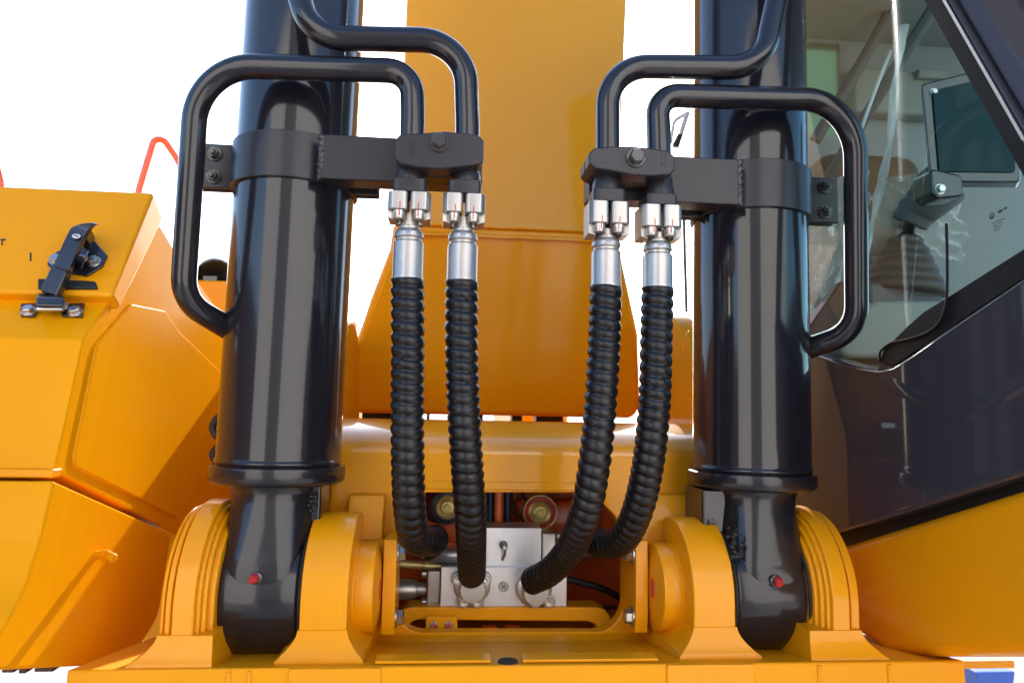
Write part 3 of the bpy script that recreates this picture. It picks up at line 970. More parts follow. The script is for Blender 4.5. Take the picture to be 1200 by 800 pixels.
# fitting on the right of the upper block and its pipe
fx = obj('side_flange', pbox(634.6, 624, 652, 660, YM + 0.022, 0.05), M_zinc, blk, bevel=0.004)
for y in (627.5, 656.5):
    fastener('cap_screw', fx, PY(652, y, YM + 0.03), VX, 0.0065, 0.009, M_bolt, 'socket')
a = PY(652, 644, YM + 0.045)
obj('pipe', cyl(a - VX * 0.001, a + VX * 0.13, 0.0135, 28), M_zinc, blk)
# fittings on the left of the lower block
fx = obj('side_flange', pbox(500, 668, 516.4, 708, YM + 0.02, 0.05), M_zinc, blk, bevel=0.004)
for y in (671.5, 705):
    fastener('cap_screw', fx, PY(500, y, YM + 0.03), -VX, 0.0072, 0.009, M_bolt, 'socket')
a = PY(500, 690, YM + 0.045)
obj('ferrule', lathe(a + VX * 0.001, -VX, [(0.0125, 0), (0.0125, 0.018), (0.016, 0.019), (0.016, 0.022), (0.0165, 0.024), (0.0185, 0.03), (0.0185, 0.075), (0.017, 0.078), (0.017, 0.15)], 36), M_zinc, blk)
a = PY(570, 651, YM + 0.03)
pts = [a + VX * 0.001, PY(530, 651, YM + 0.03), PY(505, 648, YM + 0.01), PY(490, 640, YM - 0.03)]
obj('pipe', tube(catmull(pts, 10), 0.0135, 24), M_zinc, blk)
obj('hose_elbow', tube(catmull([PY(512, 631, 1.625), PY(513, 634, 1.66), PY(509, 640, 1.685), PY(500, 646, 1.70)], 10), 0.0165, 28), M_hose, hoses[0][0])
t = root('gold_tube', PY(530, 663, 1.76), 'short gold coloured tube lying behind the left hose in the opening', 'tube')
obj('sleeve', cyl(PY(497, 662, 1.76), PY(566, 665, 1.76), 0.0115, 24), M_gold, t)
obj('rod', cyl(PY(455, 659, 1.76), PY(497.5, 662, 1.76), 0.0075, 20), M_gold, t)
def cable(name, pts, r, m, label, cat):
    o = obj(name, tube(catmull([PY(*p) for p in pts], 10), r, 10), m)
    o['label'] = label; o['category'] = cat
    return o
cable('cable', [(655, 676, 1.76), (680, 682, 1.76), (705, 689, 1.76), (728, 702, 1.78), (745, 722, 1.8)], 0.0062, M_rub, 'thick black cable curving right from behind the aluminium block', 'cable')
cable('bleed_line', [(664, 709, 1.75), (690, 710, 1.75), (716, 711, 1.75), (723, 711, 1.75)], 0.0035, M_rub, 'thin black line running level from the block foot to the right', 'cable')
cable('cable', [(501, 575, 1.85), (499, 592, 1.85), (503, 606, 1.85), (514, 612, 1.85), (530, 612, 1.85)], 0.0026, M_rub, 'thin black cable looped around the left round cap in the opening', 'cable')
cable('cable', [(600, 572, 1.85), (601, 590, 1.85), (607, 604, 1.85), (620, 614, 1.85), (631, 618, 1.85)], 0.0026, M_rub, 'thin black cable arching past the left edge of the red and gold round cap', 'cable')
cable('cable', [(611, 572, 1.845), (614, 582, 1.845), (620, 590, 1.85)], 0.0036, M_rub, 'short thick black cable dropping from above onto the red and gold round cap', 'cable')
# round end caps at the back of the compartment
def end_cap(px, py, label, ringm, facem):
    q = PY(px, py, 1.835)
    e = root('end_cap', q, label, 'end cap')
    obj('rim', lathe(q + VY * 0.07, -VY, [(0.034, 0), (0.034, 0.068), (0.0325, 0.070), (0.0315, 0.070), (0.0305, 0.066)], 48), M_gold if ringm is M_red else M_black, e)
    obj('face_ring', lathe(q + VY * 0.004, -VY, [(0.0306, 0), (0.0306, 0.003), (0.0225, 0.004)], 48), ringm, e)
    obj('dish', lathe(q + VY * 0.002, -VY, [(0.0225, 0), (0.0225, 0.004), (0.020, 0.005), (0.014, 0.002), (0.0132, 0.006), (0.012, 0.007), (0.0095, 0.007), (0.009, 0.004), (0.0001, 0.004)], 48), facem, e)
    fastener('bolt', e, q - VY * 0.0015, -VY, 0.0058, 0.008, M_gold)
end_cap(633, 600, 'round cap with red ring and gold rim inside the frame opening', M_red, M_gold)
end_cap(524, 594, 'round cap with black ring behind the second hose in the opening', M_black, M_gold)
# coloured hoses standing in the back
def bar(name, px, y0, y1, Y, r, m, label, cat='hose'):
    a, b = PY(px, y0, Y), PY(px, y1, Y)
    o = obj(name, tube([a, a.lerp(b, 0.5), b], r, 20), m)
    o['label'] = label; o['category'] = cat
bar('orange_hose', 584.5, 555, 640, 1.81, 0.0085, M_orange, 'upright orange hose between the two round caps')
bar('blue_hose', 575, 550, 640, 1.83, 0.0065, M_blue, 'dark blue hose left of the upright orange hose', 'hose')
bar('blue_hose', 594.5, 550, 640, 1.83, 0.0065, M_blue, 'dark blue hose right of the upright orange hose', 'hose')
bar('grey_hose', 568, 550, 640, 1.835, 0.0055, M_grey, 'thin grey brown hose at the edge of the second ribbed hose', 'hose')
t = root('actuator', PY(640, 590, 1.87), 'red orange motor housing behind the round caps in the opening', 'motor housing')
obj('housing', pbox(494, 582, 562, 642, 1.865, 0.035), M_deep, t, bevel=0.012, seg=4)
obj('housing', pbox(604, 586, 700, 650, 1.865, 0.035), M_deep, t, bevel=0.012, seg=4)
obj('flange', pbox(480, 634, 720, 650, 1.85, 0.06), M_orange, t, bevel=0.006)

# ------------------------------------------------------------------ tool box on the left
XL = PY(130, 345, 1.50).x
E = lambda x, y, dx=0.0: PX(x, y, XL + dx)
tool = root('tool_box', E(62, 556), 'yellow tool box with sloping lid and black over-centre latch', 'tool box')
l1, l2 = E(180, 225), E(131, 346)
ld = (l2 - l1).normalized()
ln = ld.cross(VX).normalized()             # outward normal of the sloping front
if ln.y > 0: ln = -ln
LW = 0.62
# lid: a shallow tray with side flanges
bm = prism([l1, l2, l2 - ln * 0.034, l1 - ln * 0.06 + Vector((0, 0.0, 0))], -VX * LW)
obj('lid', bm, M_yel2, tool, bevel=0.006, seg=4)
# body under the lid: profile swept to the left
dx = -0.012
F = lambda x, y: PX(x, y, XL + dx)
off = ln * -0.012
m1, m2, m3 = F(131, 348), F(97, 398), F(63, 551)
kk = F(183, 256); kk2 = F(203, 290); kk3 = F(262, 372); kk4 = F(330, 470); bk = F(330, 700); b2 = F(205, 625)
prof = [kk + ln * -0.002, l2 + (VX * dx) - ln * 0.032 - ld * 0.010, l2 + VX * dx - ln * 0.030 + ld * 0.006, m2.lerp(m1, 0.98), m2, m3, b2, bk, kk4, kk3, kk2]
bm = prism(prof, -VX * LW)
body = obj('body', bm, M_side, tool, bevel=0.006, seg=4)
fp = [(152, 356), (192, 364), (208, 388), (262, 440), (250, 545), (205, 606), (82, 545), (112, 402)]
fpts = roundpoly([F(*p) for p in fp], 0.02, 5)
obj('side_field', prism([p - VX * 0.01 for p in fpts], VX * 0.0135), M_side, tool, bevel=0.003, seg=3)
# pressed lip along the bottom of the front
lp = [F(62, 549) + Vector((0.004, -0.003, 0)), F(60, 560) + Vector((0.004, -0.002, 0))]
lip = [Vector((lp[0].x, lp[0].y - 0.003, lp[0].z)), Vector((lp[0].x, lp[1].y - 0.003, lp[1].z)), Vector((lp[0].x, lp[1].y + 0.02, lp[1].z)), Vector((lp[0].x, lp[0].y + 0.02, lp[0].z))]
obj('bottom_lip', prism(lip, -VX * LW), M_yel2, tool, bevel=0.003)
# dark pencil ticks left on the lid
for x, y, w, h, a in ((36, 301, 1.0, 5, 0.1), (4, 281, 3.0, 1.0, 0.0), (2.5, 284, 0.8, 3.5, 0.0)):
    pts = [PP(x + sx * w, y + sy * h, l1, ln) for sx, sy in ((-1, -1), (1, -1), (1, 1), (-1, 1))]
    obj('pencil_mark', prism(pts, ln * 0.0004), M_ink, tool)
# latch
latch = bpy.data.objects.new('latch', None); COL.objects.link(latch); latch.parent = tool
lc = PP(92, 305, l1, ln); latch.location = lc - wloc(tool)
def LP(x, y, h=0.0): return PP(x, y, l1 + ln * h, ln)
n2 = Vector((0, 0, 0))
bd = (m2 - m1).normalized(); bn = bd.cross(VX).normalized()
if bn.y > 0: bn = -bn
def BP(x, y, h=0.0): return PP(x, y, m1 + bn * h, bn)
kp = k_at(lc)
obj('base_plate', prism([LP(x, y) for x, y in ((56, 311), (61, 301), (76, 292), (94, 282), (113, 285), (127, 301), (121, 314), (103, 325), (84, 322), (62, 319))], ln * 0.004), M_black, latch, bevel=0.0015)
for x, y in ((66, 305), (110, 307)):
    fastener('bolt', latch, LP(x, y, 0.004), ln, 0.0078, 0.008, M_bolt)
for (xq, yq) in ((82, 300), (97, 303)):
    pts = [LP(xq - 9, yq + 12, 0.003), LP(xq + 7, yq + 10, 0.003), LP(xq + 10, yq - 8, 0.003), LP(xq, yq - 12, 0.003)]
    pts = [LP(xq - 3, yq + 11, 0.003), LP(xq + 6, yq - 10, 0.003), LP(xq + 6, yq - 10, 0.026), LP(xq + 1, yq + 1, 0.034), LP(xq - 3, yq + 11, 0.024)]
    obj('side_cheek', prism(pts, (LP(xq + 2, yq + 1) - LP(xq, yq)) * 1.0), M_black, latch, bevel=0.0012)
obj('pivot_pin', cyl(LP(76, 298, 0.022), LP(101, 303, 0.022), 0.0042, 16), M_bolt, latch)
pts = [(LP(108, 272, 0.004), 9, 0.003), ]
# handle: bent strip with a curled end
spine = catmull([LP(73, 316, 0.028), LP(80, 300, 0.034), LP(87, 284, 0.039), LP(94, 271, 0.044), LP(103, 264, 0.051), LP(112, 262, 0.056)], 6)
bm = bmesh.new(); prev = None
wv = (LP(90, 290) - LP(80, 287)).normalized()
for i, p in enumerate(spine):
    t = i / (len(spine) - 1)
    w = (0.0125 if t < 0.6 else 0.0125 - 0.0075 * (t - 0.6) / 0.4)
    th = 0.0045 - 0.0025 * max(0, t - 0.6) / 0.4
    tg = (spine[min(i + 1, len(spine) - 1)] - spine[max(i - 1, 0)]).normalized()
    nn = wv.cross(tg).normalized()
    ring = [bm.verts.new(p + wv * a * w + nn * b * th) for a, b in ((-1, -1), (1, -1), (1, 1), (-1, 1))]
    if prev:
        for j in range(4): bm.faces.new((prev[j], prev[(j + 1) % 4], ring[(j + 1) % 4], ring[j]))
    else: bm.faces.new(ring)
    prev = ring
bm.faces.new(prev[::-1])
obj('handle', bm, M_black, latch, bevel=0.002, seg=3)
q = LP(89.5, 277, 0.0476)
nb_ = (ln * 0.95 - ld * 0.1).normalized()
ux = wv; uy = nb_.cross(ux).normalized()
pts = [q + ux * 0.0062 * math.cos(a * math.pi / 12) + uy * 0.0045 * math.sin(a * math.pi / 12) for a in range(24)]
stk = obj('oval_sticker', prism(pts, nb_ * 0.0006), M_white, latch)
for j in range(4):
    qq = q + nb_ * 0.0007 + ux * (-0.0033 + 0.0022 * j)
    obj('sticker_letter', prism([qq + ux * a * 0.0007 + uy * b * 0.0014 for a, b in ((-1, -1), (1, -1), (1, 1), (-1, 1))], nb_ * 0.0003), M_ink, latch)
# striker bracket on the right of the latch
pts = [LP(104, 276, 0.003), LP(112, 278, 0.003), LP(108, 292, 0.003), LP(99, 292, 0.003)]
obj('handle_stop', prism(pts, ln * 0.022), M_black, latch, bevel=0.0015)
# draw arm crossing the gap between lid and body
a_, b_ = LP(74, 313, 0.022), BP(59, 346, 0.024)
dv = (b_ - a_).normalized(); sv = wv; uv = sv.cross(dv).normalized()
bm = prism([a_ + sv * 0.0135 + uv * 0.007, a_ - sv * 0.0135 + uv * 0.007, a_ - sv * 0.0135 - uv * 0.007, a_ + sv * 0.0135 - uv * 0.007], b_ - a_)
obj('draw_arm', bm, M_black, latch, bevel=0.003, seg=3)
# catch on the body
c0 = [BP(43, 348), BP(72, 350)]
obj('catch', prism([BP(42, 361, 0.001), BP(42, 350, 0.001), BP(42, 343, 0.022), BP(42, 348, 0.034), BP(42, 358, 0.030)], BP(74, 352) - BP(42, 351)), M_black, latch, bevel=0.003, seg=3)
obj('catch_pin', cyl(BP(44, 362, 0.018), BP(74, 362, 0.018), 0.0035, 16), M_bolt, latch)
for (x0_, x1_) in ((25, 44), (73, 100)):
    bm = prism([BP(x0_, 358, 0.0006), BP(x1_, 357, 0.0006), BP(x1_ - 3, 373, 0.0006), BP(x0_, 372, 0.0006)], bn * 0.004)
    obj('catch_foot', bm, M_black, latch, bevel=0.001)
for x, y in ((34, 365), (88, 366)):
    fastener('bolt', latch, BP(x, y, 0.0045), bn, 0.0078, 0.008, M_bolt)
p = BP(74, 358, 0.016)
fastener('bolt', latch, p, (BP(80, 358) - BP(70, 358)).normalized(), 0.006, 0.006, M_bolt)
pts = [LP(49, 334, -0.012), LP(116, 337, -0.012), LP(119, 346, -0.012), LP(49, 346, -0.012)]
obj('rubber_bumper', prism(pts, ln * 0.016), M_rub, tool, bevel=0.003)

# lower cover below the tool box
XG = XL + 0.004
G = lambda x, y: PX(x, y, XG)
cov = root('side_cover', G(62, 600), 'yellow side cover with a grease fitting below the tool box', 'side cover')
prof = [G(63, 563), G(47, 630), G(27, 692), G(-4, 752), G(-30, 786), G(152, 777), G(186, 722), G(201, 625)]
prof = roundpoly(prof, [0.004, 0.1, 0.1, 0.06, 0.02, 0.05, 0.05, 0.01], 5)
obj('cover_shell', prism(prof, -VX * 0.62), M_side, cov, bevel=0.009, seg=4)
p = G(112, 650)
gd = Vector((1, -0.25, 0.05)).normalized()
gf = obj('grease_fitting', lathe(p - gd * 0.002, gd, [(0.0065, 0), (0.0065, 0.012), (0.0085, 0.013), (0.0085, 0.021), (0.006, 0.022), (0.006, 0.025)], 6), M_yel2, cov)
q = p + gd * 0.017
obj('nozzle', lathe(q, Vector((0.75, -0.6, -0.12)).normalized(), [(0.0068, 0.0), (0.0068, 0.018), (0.0055, 0.020), (0.003, 0.0205), (0.003, 0.018)], 20), M_yel2, gf)
for x0_, x1_, y0_, y1_ in ((2, 16, 781, 788), (22, 30, 779, 789), (40, 62, 782, 787)):
    o = obj('track_bracket', pbox(x0_, y0_, x1_, y1_, 1.75, 0.03), M_floor, cov, bevel=0.002)
# deck and box far behind the left pipe
d2 = root('rear_deck', PY(240, 420, 2.6), 'yellow rear deck seen through the gap beside the left cylinder', 'deck')
obj('deck_box', box((PY(205, 330, 2.6).x, 2.6, 1.3), (PY(292, 330, 2.6).x, 3.2, PY(245, 328, 2.6).z)), M_yel2, d2, bevel=0.01)
eh = root('engine_hood', PY(590, 480, 3.1), 'yellow engine hood behind the boom foot, showing in slivers between the parts', 'engine hood')
obj('hood_shell', box((0.26, 3.1, 0.9), (0.45, 4.6, PY(430, 384, 3.1).z)), M_yel2, eh, bevel=0.03, seg=4)
obj('turntable_deck', box((-0.75, 2.36, 0.95), (0.5, 3.098, 1.655)), M_yel2, eh, bevel=0.01)
q = PY(440, 377, 2.45)
obj('side_ledge', box((XL - 0.05, 2.45, 1.0), (PY(405, 377, 2.45).x + 0.03, 2.75, q.z)), M_yel2, d2, bevel=0.008)
mr = root('round_mirror', PY(248, 326, 2.65), 'round black mirror on the rear deck behind the left pipe', 'mirror')
q = PY(247, 312, 2.63)
obj('shell', lathe(q + VY * 0.06, Vector((0.2, -0.8, -0.5)).normalized(), [(0.01, 0), (0.035, 0.006), (0.054, 0.03), (0.058, 0.055), (0.052, 0.058), (0.044, 0.030), (0.001, 0.026)], 40), M_black, mr)
obj('stand', box((q.x - 0.02, q.y, q.z - 0.07), (q.x + 0.02, q.y + 0.02, q.z - 0.03)), M_black, mr)
# black hose loops tucked behind the left cylinder
for (px, py, h, lb) in ((251, 500, 16, 'small black hose loop sticking out behind the left cylinder, upper one'), (251, 532, 12, 'small black hose loop sticking out behind the left cylinder, lower one')):
    q = PY(px + 6, py, 1.60)
    pts = [q + Vector((0.03, 0.01, 0.0012 * h)), q + Vector((0.004, 0.0, 0.0012 * h)), q + Vector((-0.010, 0, 0)), q + Vector((0.004, 0.0, -0.0012 * h)), q + Vector((0.03, 0.01, -0.0012 * h))]
    o = obj('hose_loop', tube(catmull(pts, 8), 0.006, 12), M_rub)
    o['label'] = lb; o['category'] = 'hose'
# orange hand rails far behind the tool box
def rail(pts, lb):
    P = [PY(*p) for p in pts]
    o = obj('hand_rail', tube(fillet(P, 0.04, 8), 0.013, 14), M_rail)
    o['label'] = lb; o['category'] = 'handrail'; o['group'] = 'orange hand rails'
rail([(160, 240, 3.2), (163, 222, 3.2), (184, 152, 3.2), (206, 184, 3.25), (226, 222, 3.3)], 'bent orange hand rail standing behind the tool box lid corner')
rail([(3, 240, 3.2), (1, 212, 3.2), (-14, 150, 3.2), (-40, 150, 3.4)], 'orange hand rail cut off at the left border above the tool box')

# ------------------------------------------------------------------ cab on the right
redge = PY(947, 480, YC).x
XC = (redge + PY(1064, 480, YC).x) / 2          # the plane of the cab side that faces the boom
C_ = lambda x, y, d=0.0: PX(x, y, XC + d)
cab = root('cab', C_(1030, 600), 'dark grey operator cab with a large tinted side window and raked front pillar', 'cab')
# sheet metal panel under the window (in the plane of the cab side)
top = [(1330, 240), (1200, 325), (1120, 379), (1062, 419), (1046, 429), (1030, 433), (1010, 431), (975, 421), (945, 411), (850, 380)]
bot = [(850, 662), (990, 622), (1200, 556), (1330, 512)]
panel = [C_(*p) for p in top + bot]
obj('side_panel', prism(panel, VX * 0.04), M_cab, cab, bevel=0.006, seg=4)
# crease pressed into the panel
cr = [C_(1026, 441), C_(1060, 458), C_(1088, 468), C_(1130, 484), C_(1160, 470), C_(1215, 440), C_(1300, 395)]
cr = catmull(cr, 8)
obj('pressed_crease', tube([p + VX * 0.0485 for p in cr], 0.05, 64, rfun=lambda s, th: 0.0498 - 0.0016 * max(0.0, 1 - s / 0.05) ** 2), M_cab, cab)
# black strip set back, painting the dark gap below the cab
gap = [C_(850, 652, 0.02), C_(990, 612, 0.02), C_(1330, 505, 0.02), C_(1330, 545, 0.02), C_(1000, 640, 0.02), C_(850, 684, 0.02)]
obj('gap_shade_strip', prism(gap, VX * 0.05), M_trim, cab, bevel=0.003)
# window glass
gl = [C_(*p) for p in ((905, -130), (1032, -130), (1104, 0), (1200, 166), (1330, 395 - 20), (1330, 240), (1200, 325), (1062, 419), (1046, 429), (1030, 433), (1010, 431), (945, 411), (905, 399))]
gl = [C_(850, -130), C_(1022, -130), C_(1098, 0), C_(1215, 200), C_(1262, 283), C_(1200, 324), C_(1120, 378), C_(1062, 418), C_(1046, 427), C_(1030, 431), C_(1010, 429), C_(945, 409), C_(850, 378)]
bmg = bmesh.new()
bmg.faces.new([bmg.verts.new(p + VX * 0.006) for p in gl])
obj('window_pane', bmg, M_glass, cab, smooth=False)
# printed black border of the glass
def strip(name, pts, d, t, m, par=cab, bev=0.0):
    return obj(name, prism([C_(x, y, d) for x, y in pts], VX * t), m, par, bevel=bev)
strip('window_border', [(1008, -130), (1026, -130), (1104, 0), (1218, 192), (1262, 270), (1238, 272), (1200, 207), (1083, 0)], 0.0015, 0.004, M_trim)
strip('window_border', [(1262, 284), (1250, 262), (1200, 292), (1105, 352), (1082, 366), (1062, 384), (1048, 398), (1036, 409), (1031, 424), (1048, 427), (1064, 417), (1200, 325)], 0.0015, 0.004, M_trim)
# path of the reflected line's loop at the lower corner
lp = [C_(1031, 420, -0.002), C_(1033, 410, -0.002), C_(1045, 402, -0.002), C_(1062, 398, -0.002), C_(1082, 392, -0.002), C_(1098, 380, -0.002), C_(1106, 366, -0.002), C_(1109, 350, -0.002)]
# raked front pillar: a deep rounded section running down and forwards
pa, pb = C_(1010, -170, 0.0), C_(1290, 318, 0.0)
pd = (pb - pa).normalized()
pn = VX.cross(pd).normalized()
if pn.y > 0: pn = -pn                       # forwards, away from the window
# section in (outward from window, depth into the cab)
def pillar(name, sec, m, bev=0.004):
    o = C_(1106, 0, 0.0)
    t0, t1 = (pa - o).dot(pd), (pb - o).dot(pd)
    pts = [o + pd * t0 + pn * u + VX * w for u, w in sec]
    return obj(name, prism(pts, pd * (t1 - t0)), m, cab, bevel=bev, seg=3)
pillar('pillar_lip', [(0.000, -0.004), (0.010, -0.010), (0.013, -0.008), (0.013, 0.02), (0.000, 0.02)], M_cab, 0.003)
pillar('front_pillar', [(0.0135, 0.002), (0.020, 0.000), (0.032, 0.014), (0.040, 0.070), (0.035, 0.095), (0.0135, 0.09)], M_cab, 0.005)
pillar('windscreen_seal', [(0.0405, 0.072), (0.050, 0.070), (0.054, 0.110), (0.036, 0.110)], M_trim, 0.003)
# interior shell: far side, rear wall, headliner, floor
XI = XC + 0.95
zt = C_(905, -60).z
zfl = C_(990, 600).z
yr = 2.15
obj('headliner', box((XC + 0.03, 1.05, zt - 0.02), (XI, yr + 0.06, zt + 0.01)), M_liner, cab)
W0, W1 = PY(934, 158, yr), PY(984, 52, yr)
obj('rear_wall', box((XC + 0.045, yr, zfl), (XI, yr + 0.03, W0.z)), M_liner, cab)
obj('rear_header', box((XC + 0.045, yr, W1.z), (XI, yr + 0.03, zt - 0.012)), M_liner, cab)
M_tl = bpy.data.materials.new('pale_green_pane')
M_tl.use_nodes = True
_t = M_tl.node_tree
_b = _t.nodes.new('ShaderNodeBsdfTranslucent')
_b.inputs[0].default_value = (0.20, 0.26, 0.21, 1)
_t.links.new(_b.outputs[0], _t.nodes['Material Output'].inputs[0])
obj('rear_window_pane', box((XC + 0.046, yr + 0.012, W0.z + 0.001), (W1.x - 0.001, yr + 0.014, W1.z - 0.001)), M_tl, cab)  # translucent pane added to dim the bright rear window
obj('rear_pillar', box((W1.x, yr, W0.z + 0.0005), (XI, yr + 0.03, W1.z - 0.0005)), M_liner, cab)
obj('far_panel', box((XI, 0.85, zfl), (XI + 0.03, yr, 1.55)), M_liner, cab)
obj('cab_floor', box((XC + 0.045, 0.85, zfl - 0.02), (XI, yr - 0.001, zfl - 0.001)), M_floor, cab)
# far front pillar, seen as a dark diagonal bar through the glass
obj('roof_bar', tube([PY(1112, -20, 1.72), PY(1055, 72, 1.80), PY(1000, 160, 1.90), PY(958, 228, 1.98)], 0.013, 8), M_grey, cab)
obj('roof_bar', tube([PY(1062, -20, 2.0), PY(1012, 70, 2.02), PY(955, 165, 2.06)], 0.014, 8), M_grey, cab)
A_, B_ = PY(1077, 80, 2.08), PY(1111, 92, 2.08)
obj('interior_lamp', box((A_.x, 2.08, B_.z), (B_.x, 2.1, A_.z)), M_beige, cab, bevel=0.004)
A_ = PY(1090, 71, 2.05)
obj('roof_ledge', box((PY(1000, 71, 2.10).x, 2.10, A_.z - 0.12), (XI - 0.01, yr - 0.001, A_.z - 0.001)), M_beige, cab, bevel=0.01)
# small safety print on the glass
pr_ = bpy.data.objects.new('glass_print', None); COL.objects.link(pr_); pr_.parent = cab
pr_.location = C_(1168, 255) - wloc(cab)
def gp(x, y, w, h, sk=0.0):
    pts = [C_(x + sx * w, y + sy * h + sx * w * -0.45, 0.0052) for sx, sy in ((-1, -1), (1, -1), (1, 1), (-1, 1))]
    obj('print_mark', prism(pts, VX * 0.0004), M_ink, pr_)
q = C_(1162, 253, 0.0052)
bm = ring_plate([q + Vector((0, math.cos(a * math.pi / 10), math.sin(a * math.pi / 10))) * 0.0042 for a in range(20)], [q + Vector((0, math.cos(a * math.pi / 10), math.sin(a * math.pi / 10))) * 0.0032 for a in range(20)], VX * 0.0004)
obj('print_mark', bm, M_ink, pr_)
gp(1162, 253, 1.6, 0.5); gp(1162, 255, 1.6, 0.5); gp(1172, 247.5, 2.6, 1.2); gp(1178, 244, 1.5, 1.2)
for i in range(4):
    gp(1170 - i * 0.5, 259 + i * 3.4, 7 - i * 1.3, 0.35)

# things inside the cab
def named(o, label, cat, group=None):
    o['label'] = label; o['category'] = cat
    if group: o['group'] = group
    return o
st = root('operator_seat', PY(1000, 380, 2.0), 'brown operator seat under clear plastic wrap inside the cab', 'seat')
a, b = PY(964, 172, 1.98), PY(1066, 240, 1.98)
bm = box((a.x, 1.98, 1.62), (b.x + 0.05, 2.10, a.z))
obj('backrest', bm, M_seat, st, bevel=0.05, seg=5)
obj('cushion', box((a.x + 0.01, 1.90, 1.62), (b.x + 0.04, 1.985, 1.75)), M_seat, st, bevel=0.04, seg=4)
# crumpled clear film over the seat
def film(name, corners, nx, ny, amp, label, seed):
    rnd = random.Random(seed)
    a, b, c, d = corners
    bm = bmesh.new(); g_ = []
    ph = [(rnd.uniform(4, 22), rnd.uniform(4, 22), rnd.uniform(0, 6), rnd.uniform(.3, 1)) for _ in range(14)]
    for j in range(ny + 1):
        row = []
        for i in range(nx + 1):
            u, v = i / nx, j / ny
            p = a.lerp(b, u).lerp(d.lerp(c, u), v)
            h = sum(w * (1 - abs(math.sin(f1 * u + f2 * v * (1 if s > 3 else -1) + s))) for f1, f2, s, w in ph) / 7
            row.append(bm.verts.new(p + Vector((0.25 * amp * h, -amp * h, 0.1 * amp * h))))
        g_.append(row)
    for j in range(ny):
        for i in range(nx):
            bm.faces.new((g_[j][i], g_[j][i + 1], g_[j + 1][i + 1], g_[j + 1][i]))
    o = obj(name, bm, M_film, ang=25)
    return named(o, label, 'plastic film')
film('plastic_film', (PY(930, 225, 1.84), PY(1004, 205, 1.88), PY(1000, 380, 1.80), PY(930, 400, 1.76)), 40, 50, 0.06, 'bright crumpled clear plastic sheet hanging at the left edge of the cab window', 3)
film('plastic_film', (PY(1015, 215, 1.73), PY(1110, 205, 1.73), PY(1120, 310, 1.92), PY(1005, 320, 1.92)), 44, 40, 0.05, 'crinkled clear plastic film behind the control lever', 9)
fs = root('plastic_strip', PY(1010, 300, 1.72), 'narrow folded strip of clear plastic hanging diagonally in the cab window', 'plastic film')
pts = catmull([PY(1060, 30, 1.72), PY(1050, 90, 1.72), PY(1042, 170, 1.72), PY(1028, 235, 1.72), PY(1012, 300, 1.72)], 10)
obj('fold', tube(pts, 0.007, 8, rfun=lambda s, th: 0.006 + 0.003 * math.sin(40 * s + 2 * th)), M_film, fs)
pts = catmull([PY(1044, 60, 1.74), PY(1028, 100, 1.74), PY(1010, 150, 1.74), PY(1000, 180, 1.74)], 8)
obj('fold', tube(pts, 0.0035, 8), M_white, fs)
# control lever with its ribbed boot
lv = root('control_lever', PY(1060, 352, 1.80), 'control lever with ribbed brown boot on a grey box inside the cab', 'control lever')
base = PY(1058, 345, 1.80)
prof = []
top = PY(1062, 272, 1.80)
H = (top - base).length
for i in range(37):
    t = i / 36
    rr = 0.060 * (1 - t) ** 0.8 + 0.018
    prof.append((rr + 0.007 * abs(math.sin(t * math.pi * 6)), t * H * 0.95))
obj('boot', lathe(base, (top - base), prof, 40), M_boot, lv, ang=70)
c1 = PY(1062, 276, 1.80)
obj('stick', tube(catmull([c1, PY(1066, 262, 1.78), PY(1073, 248, 1.76)], 6), 0.016, 16), M_black, lv)
hd = catmull([PY(1066, 262, 1.77), PY(1074, 248, 1.76), PY(1088, 232, 1.74), PY(1106, 216, 1.73)], 6)
obj('grip', tube(hd, 0.025, 20, rfun=lambda s, th: 0.034 + 0.014 * math.sin(min(1, s / 0.16) * 2.6)), M_grey, lv)
a, b = PY(1018, 330, 1.76), PY(1108, 362, 1.76)
obj('lever_box', box((a.x, 1.76, b.z), (b.x, 1.88, a.z)), M_grey, lv, bevel=0.012, seg=3)
cs = root('console', PY(1040, 400, 1.7), 'pale beige side console under the control lever in the cab', 'console')
P = [PY(x, y, 1.68) for x, y in ((985, 382), (1008, 362), (1030, 352), (1110, 352), (1125, 362), (1125, 420), (985, 420))]
obj('console_shell', prism(roundpoly(P, 0.02, 4), VY * 0.2), M_beige, cs, bevel=0.012, seg=3)
kb = PY(972, 362, 1.73)
obj('console_side', prism([PY(x, y, 1.65) for x, y in ((940, 395), (985, 330), (1012, 322), (1006, 372), (985, 396))], VY * 0.03), M_floor, cs, bevel=0.004)
# monitor
mo = root('monitor', PY(1110, 225, 1.52), 'dark teal monitor seen from behind the cab glass near the pillar', 'monitor')
YMo = 1.52
P = [PY(x, y, YMo) for x, y in ((1079, 100), (1084, 97), (1160, 78), (1196, 96), (1196, 214), (1100, 213), (1090, 205))]
obj('housing', prism(roundpoly(P, 0.008, 4), VY * 0.03 + VX * 0.02), M_black, mo, bevel=0.004)
P = [PY(x, y, YMo - 0.003) for x, y in ((1093, 106), (1162, 90), (1190, 104), (1190, 202), (1101, 201))]
obj('back_cover', prism(roundpoly(P, 0.006, 4), VY * 0.0025), M_screen, mo, bevel=0.001)
P = [PY(x, y, YMo - 0.012) for x, y in ((1090, 196), (1128, 205), (1131, 230), (1100, 233), (1092, 226))]
obj('bracket', prism(roundpoly(P, 0.008, 4), VY * 0.05), M_black, mo, bevel=0.005)
fastener('bolt', mo, PY(1094, 108, YMo), -VY, 0.005, 0.005, M_bolt)
fastener('bolt', mo, PY(1101, 222, YMo - 0.012), -VY, 0.007, 0.008, M_bolt)
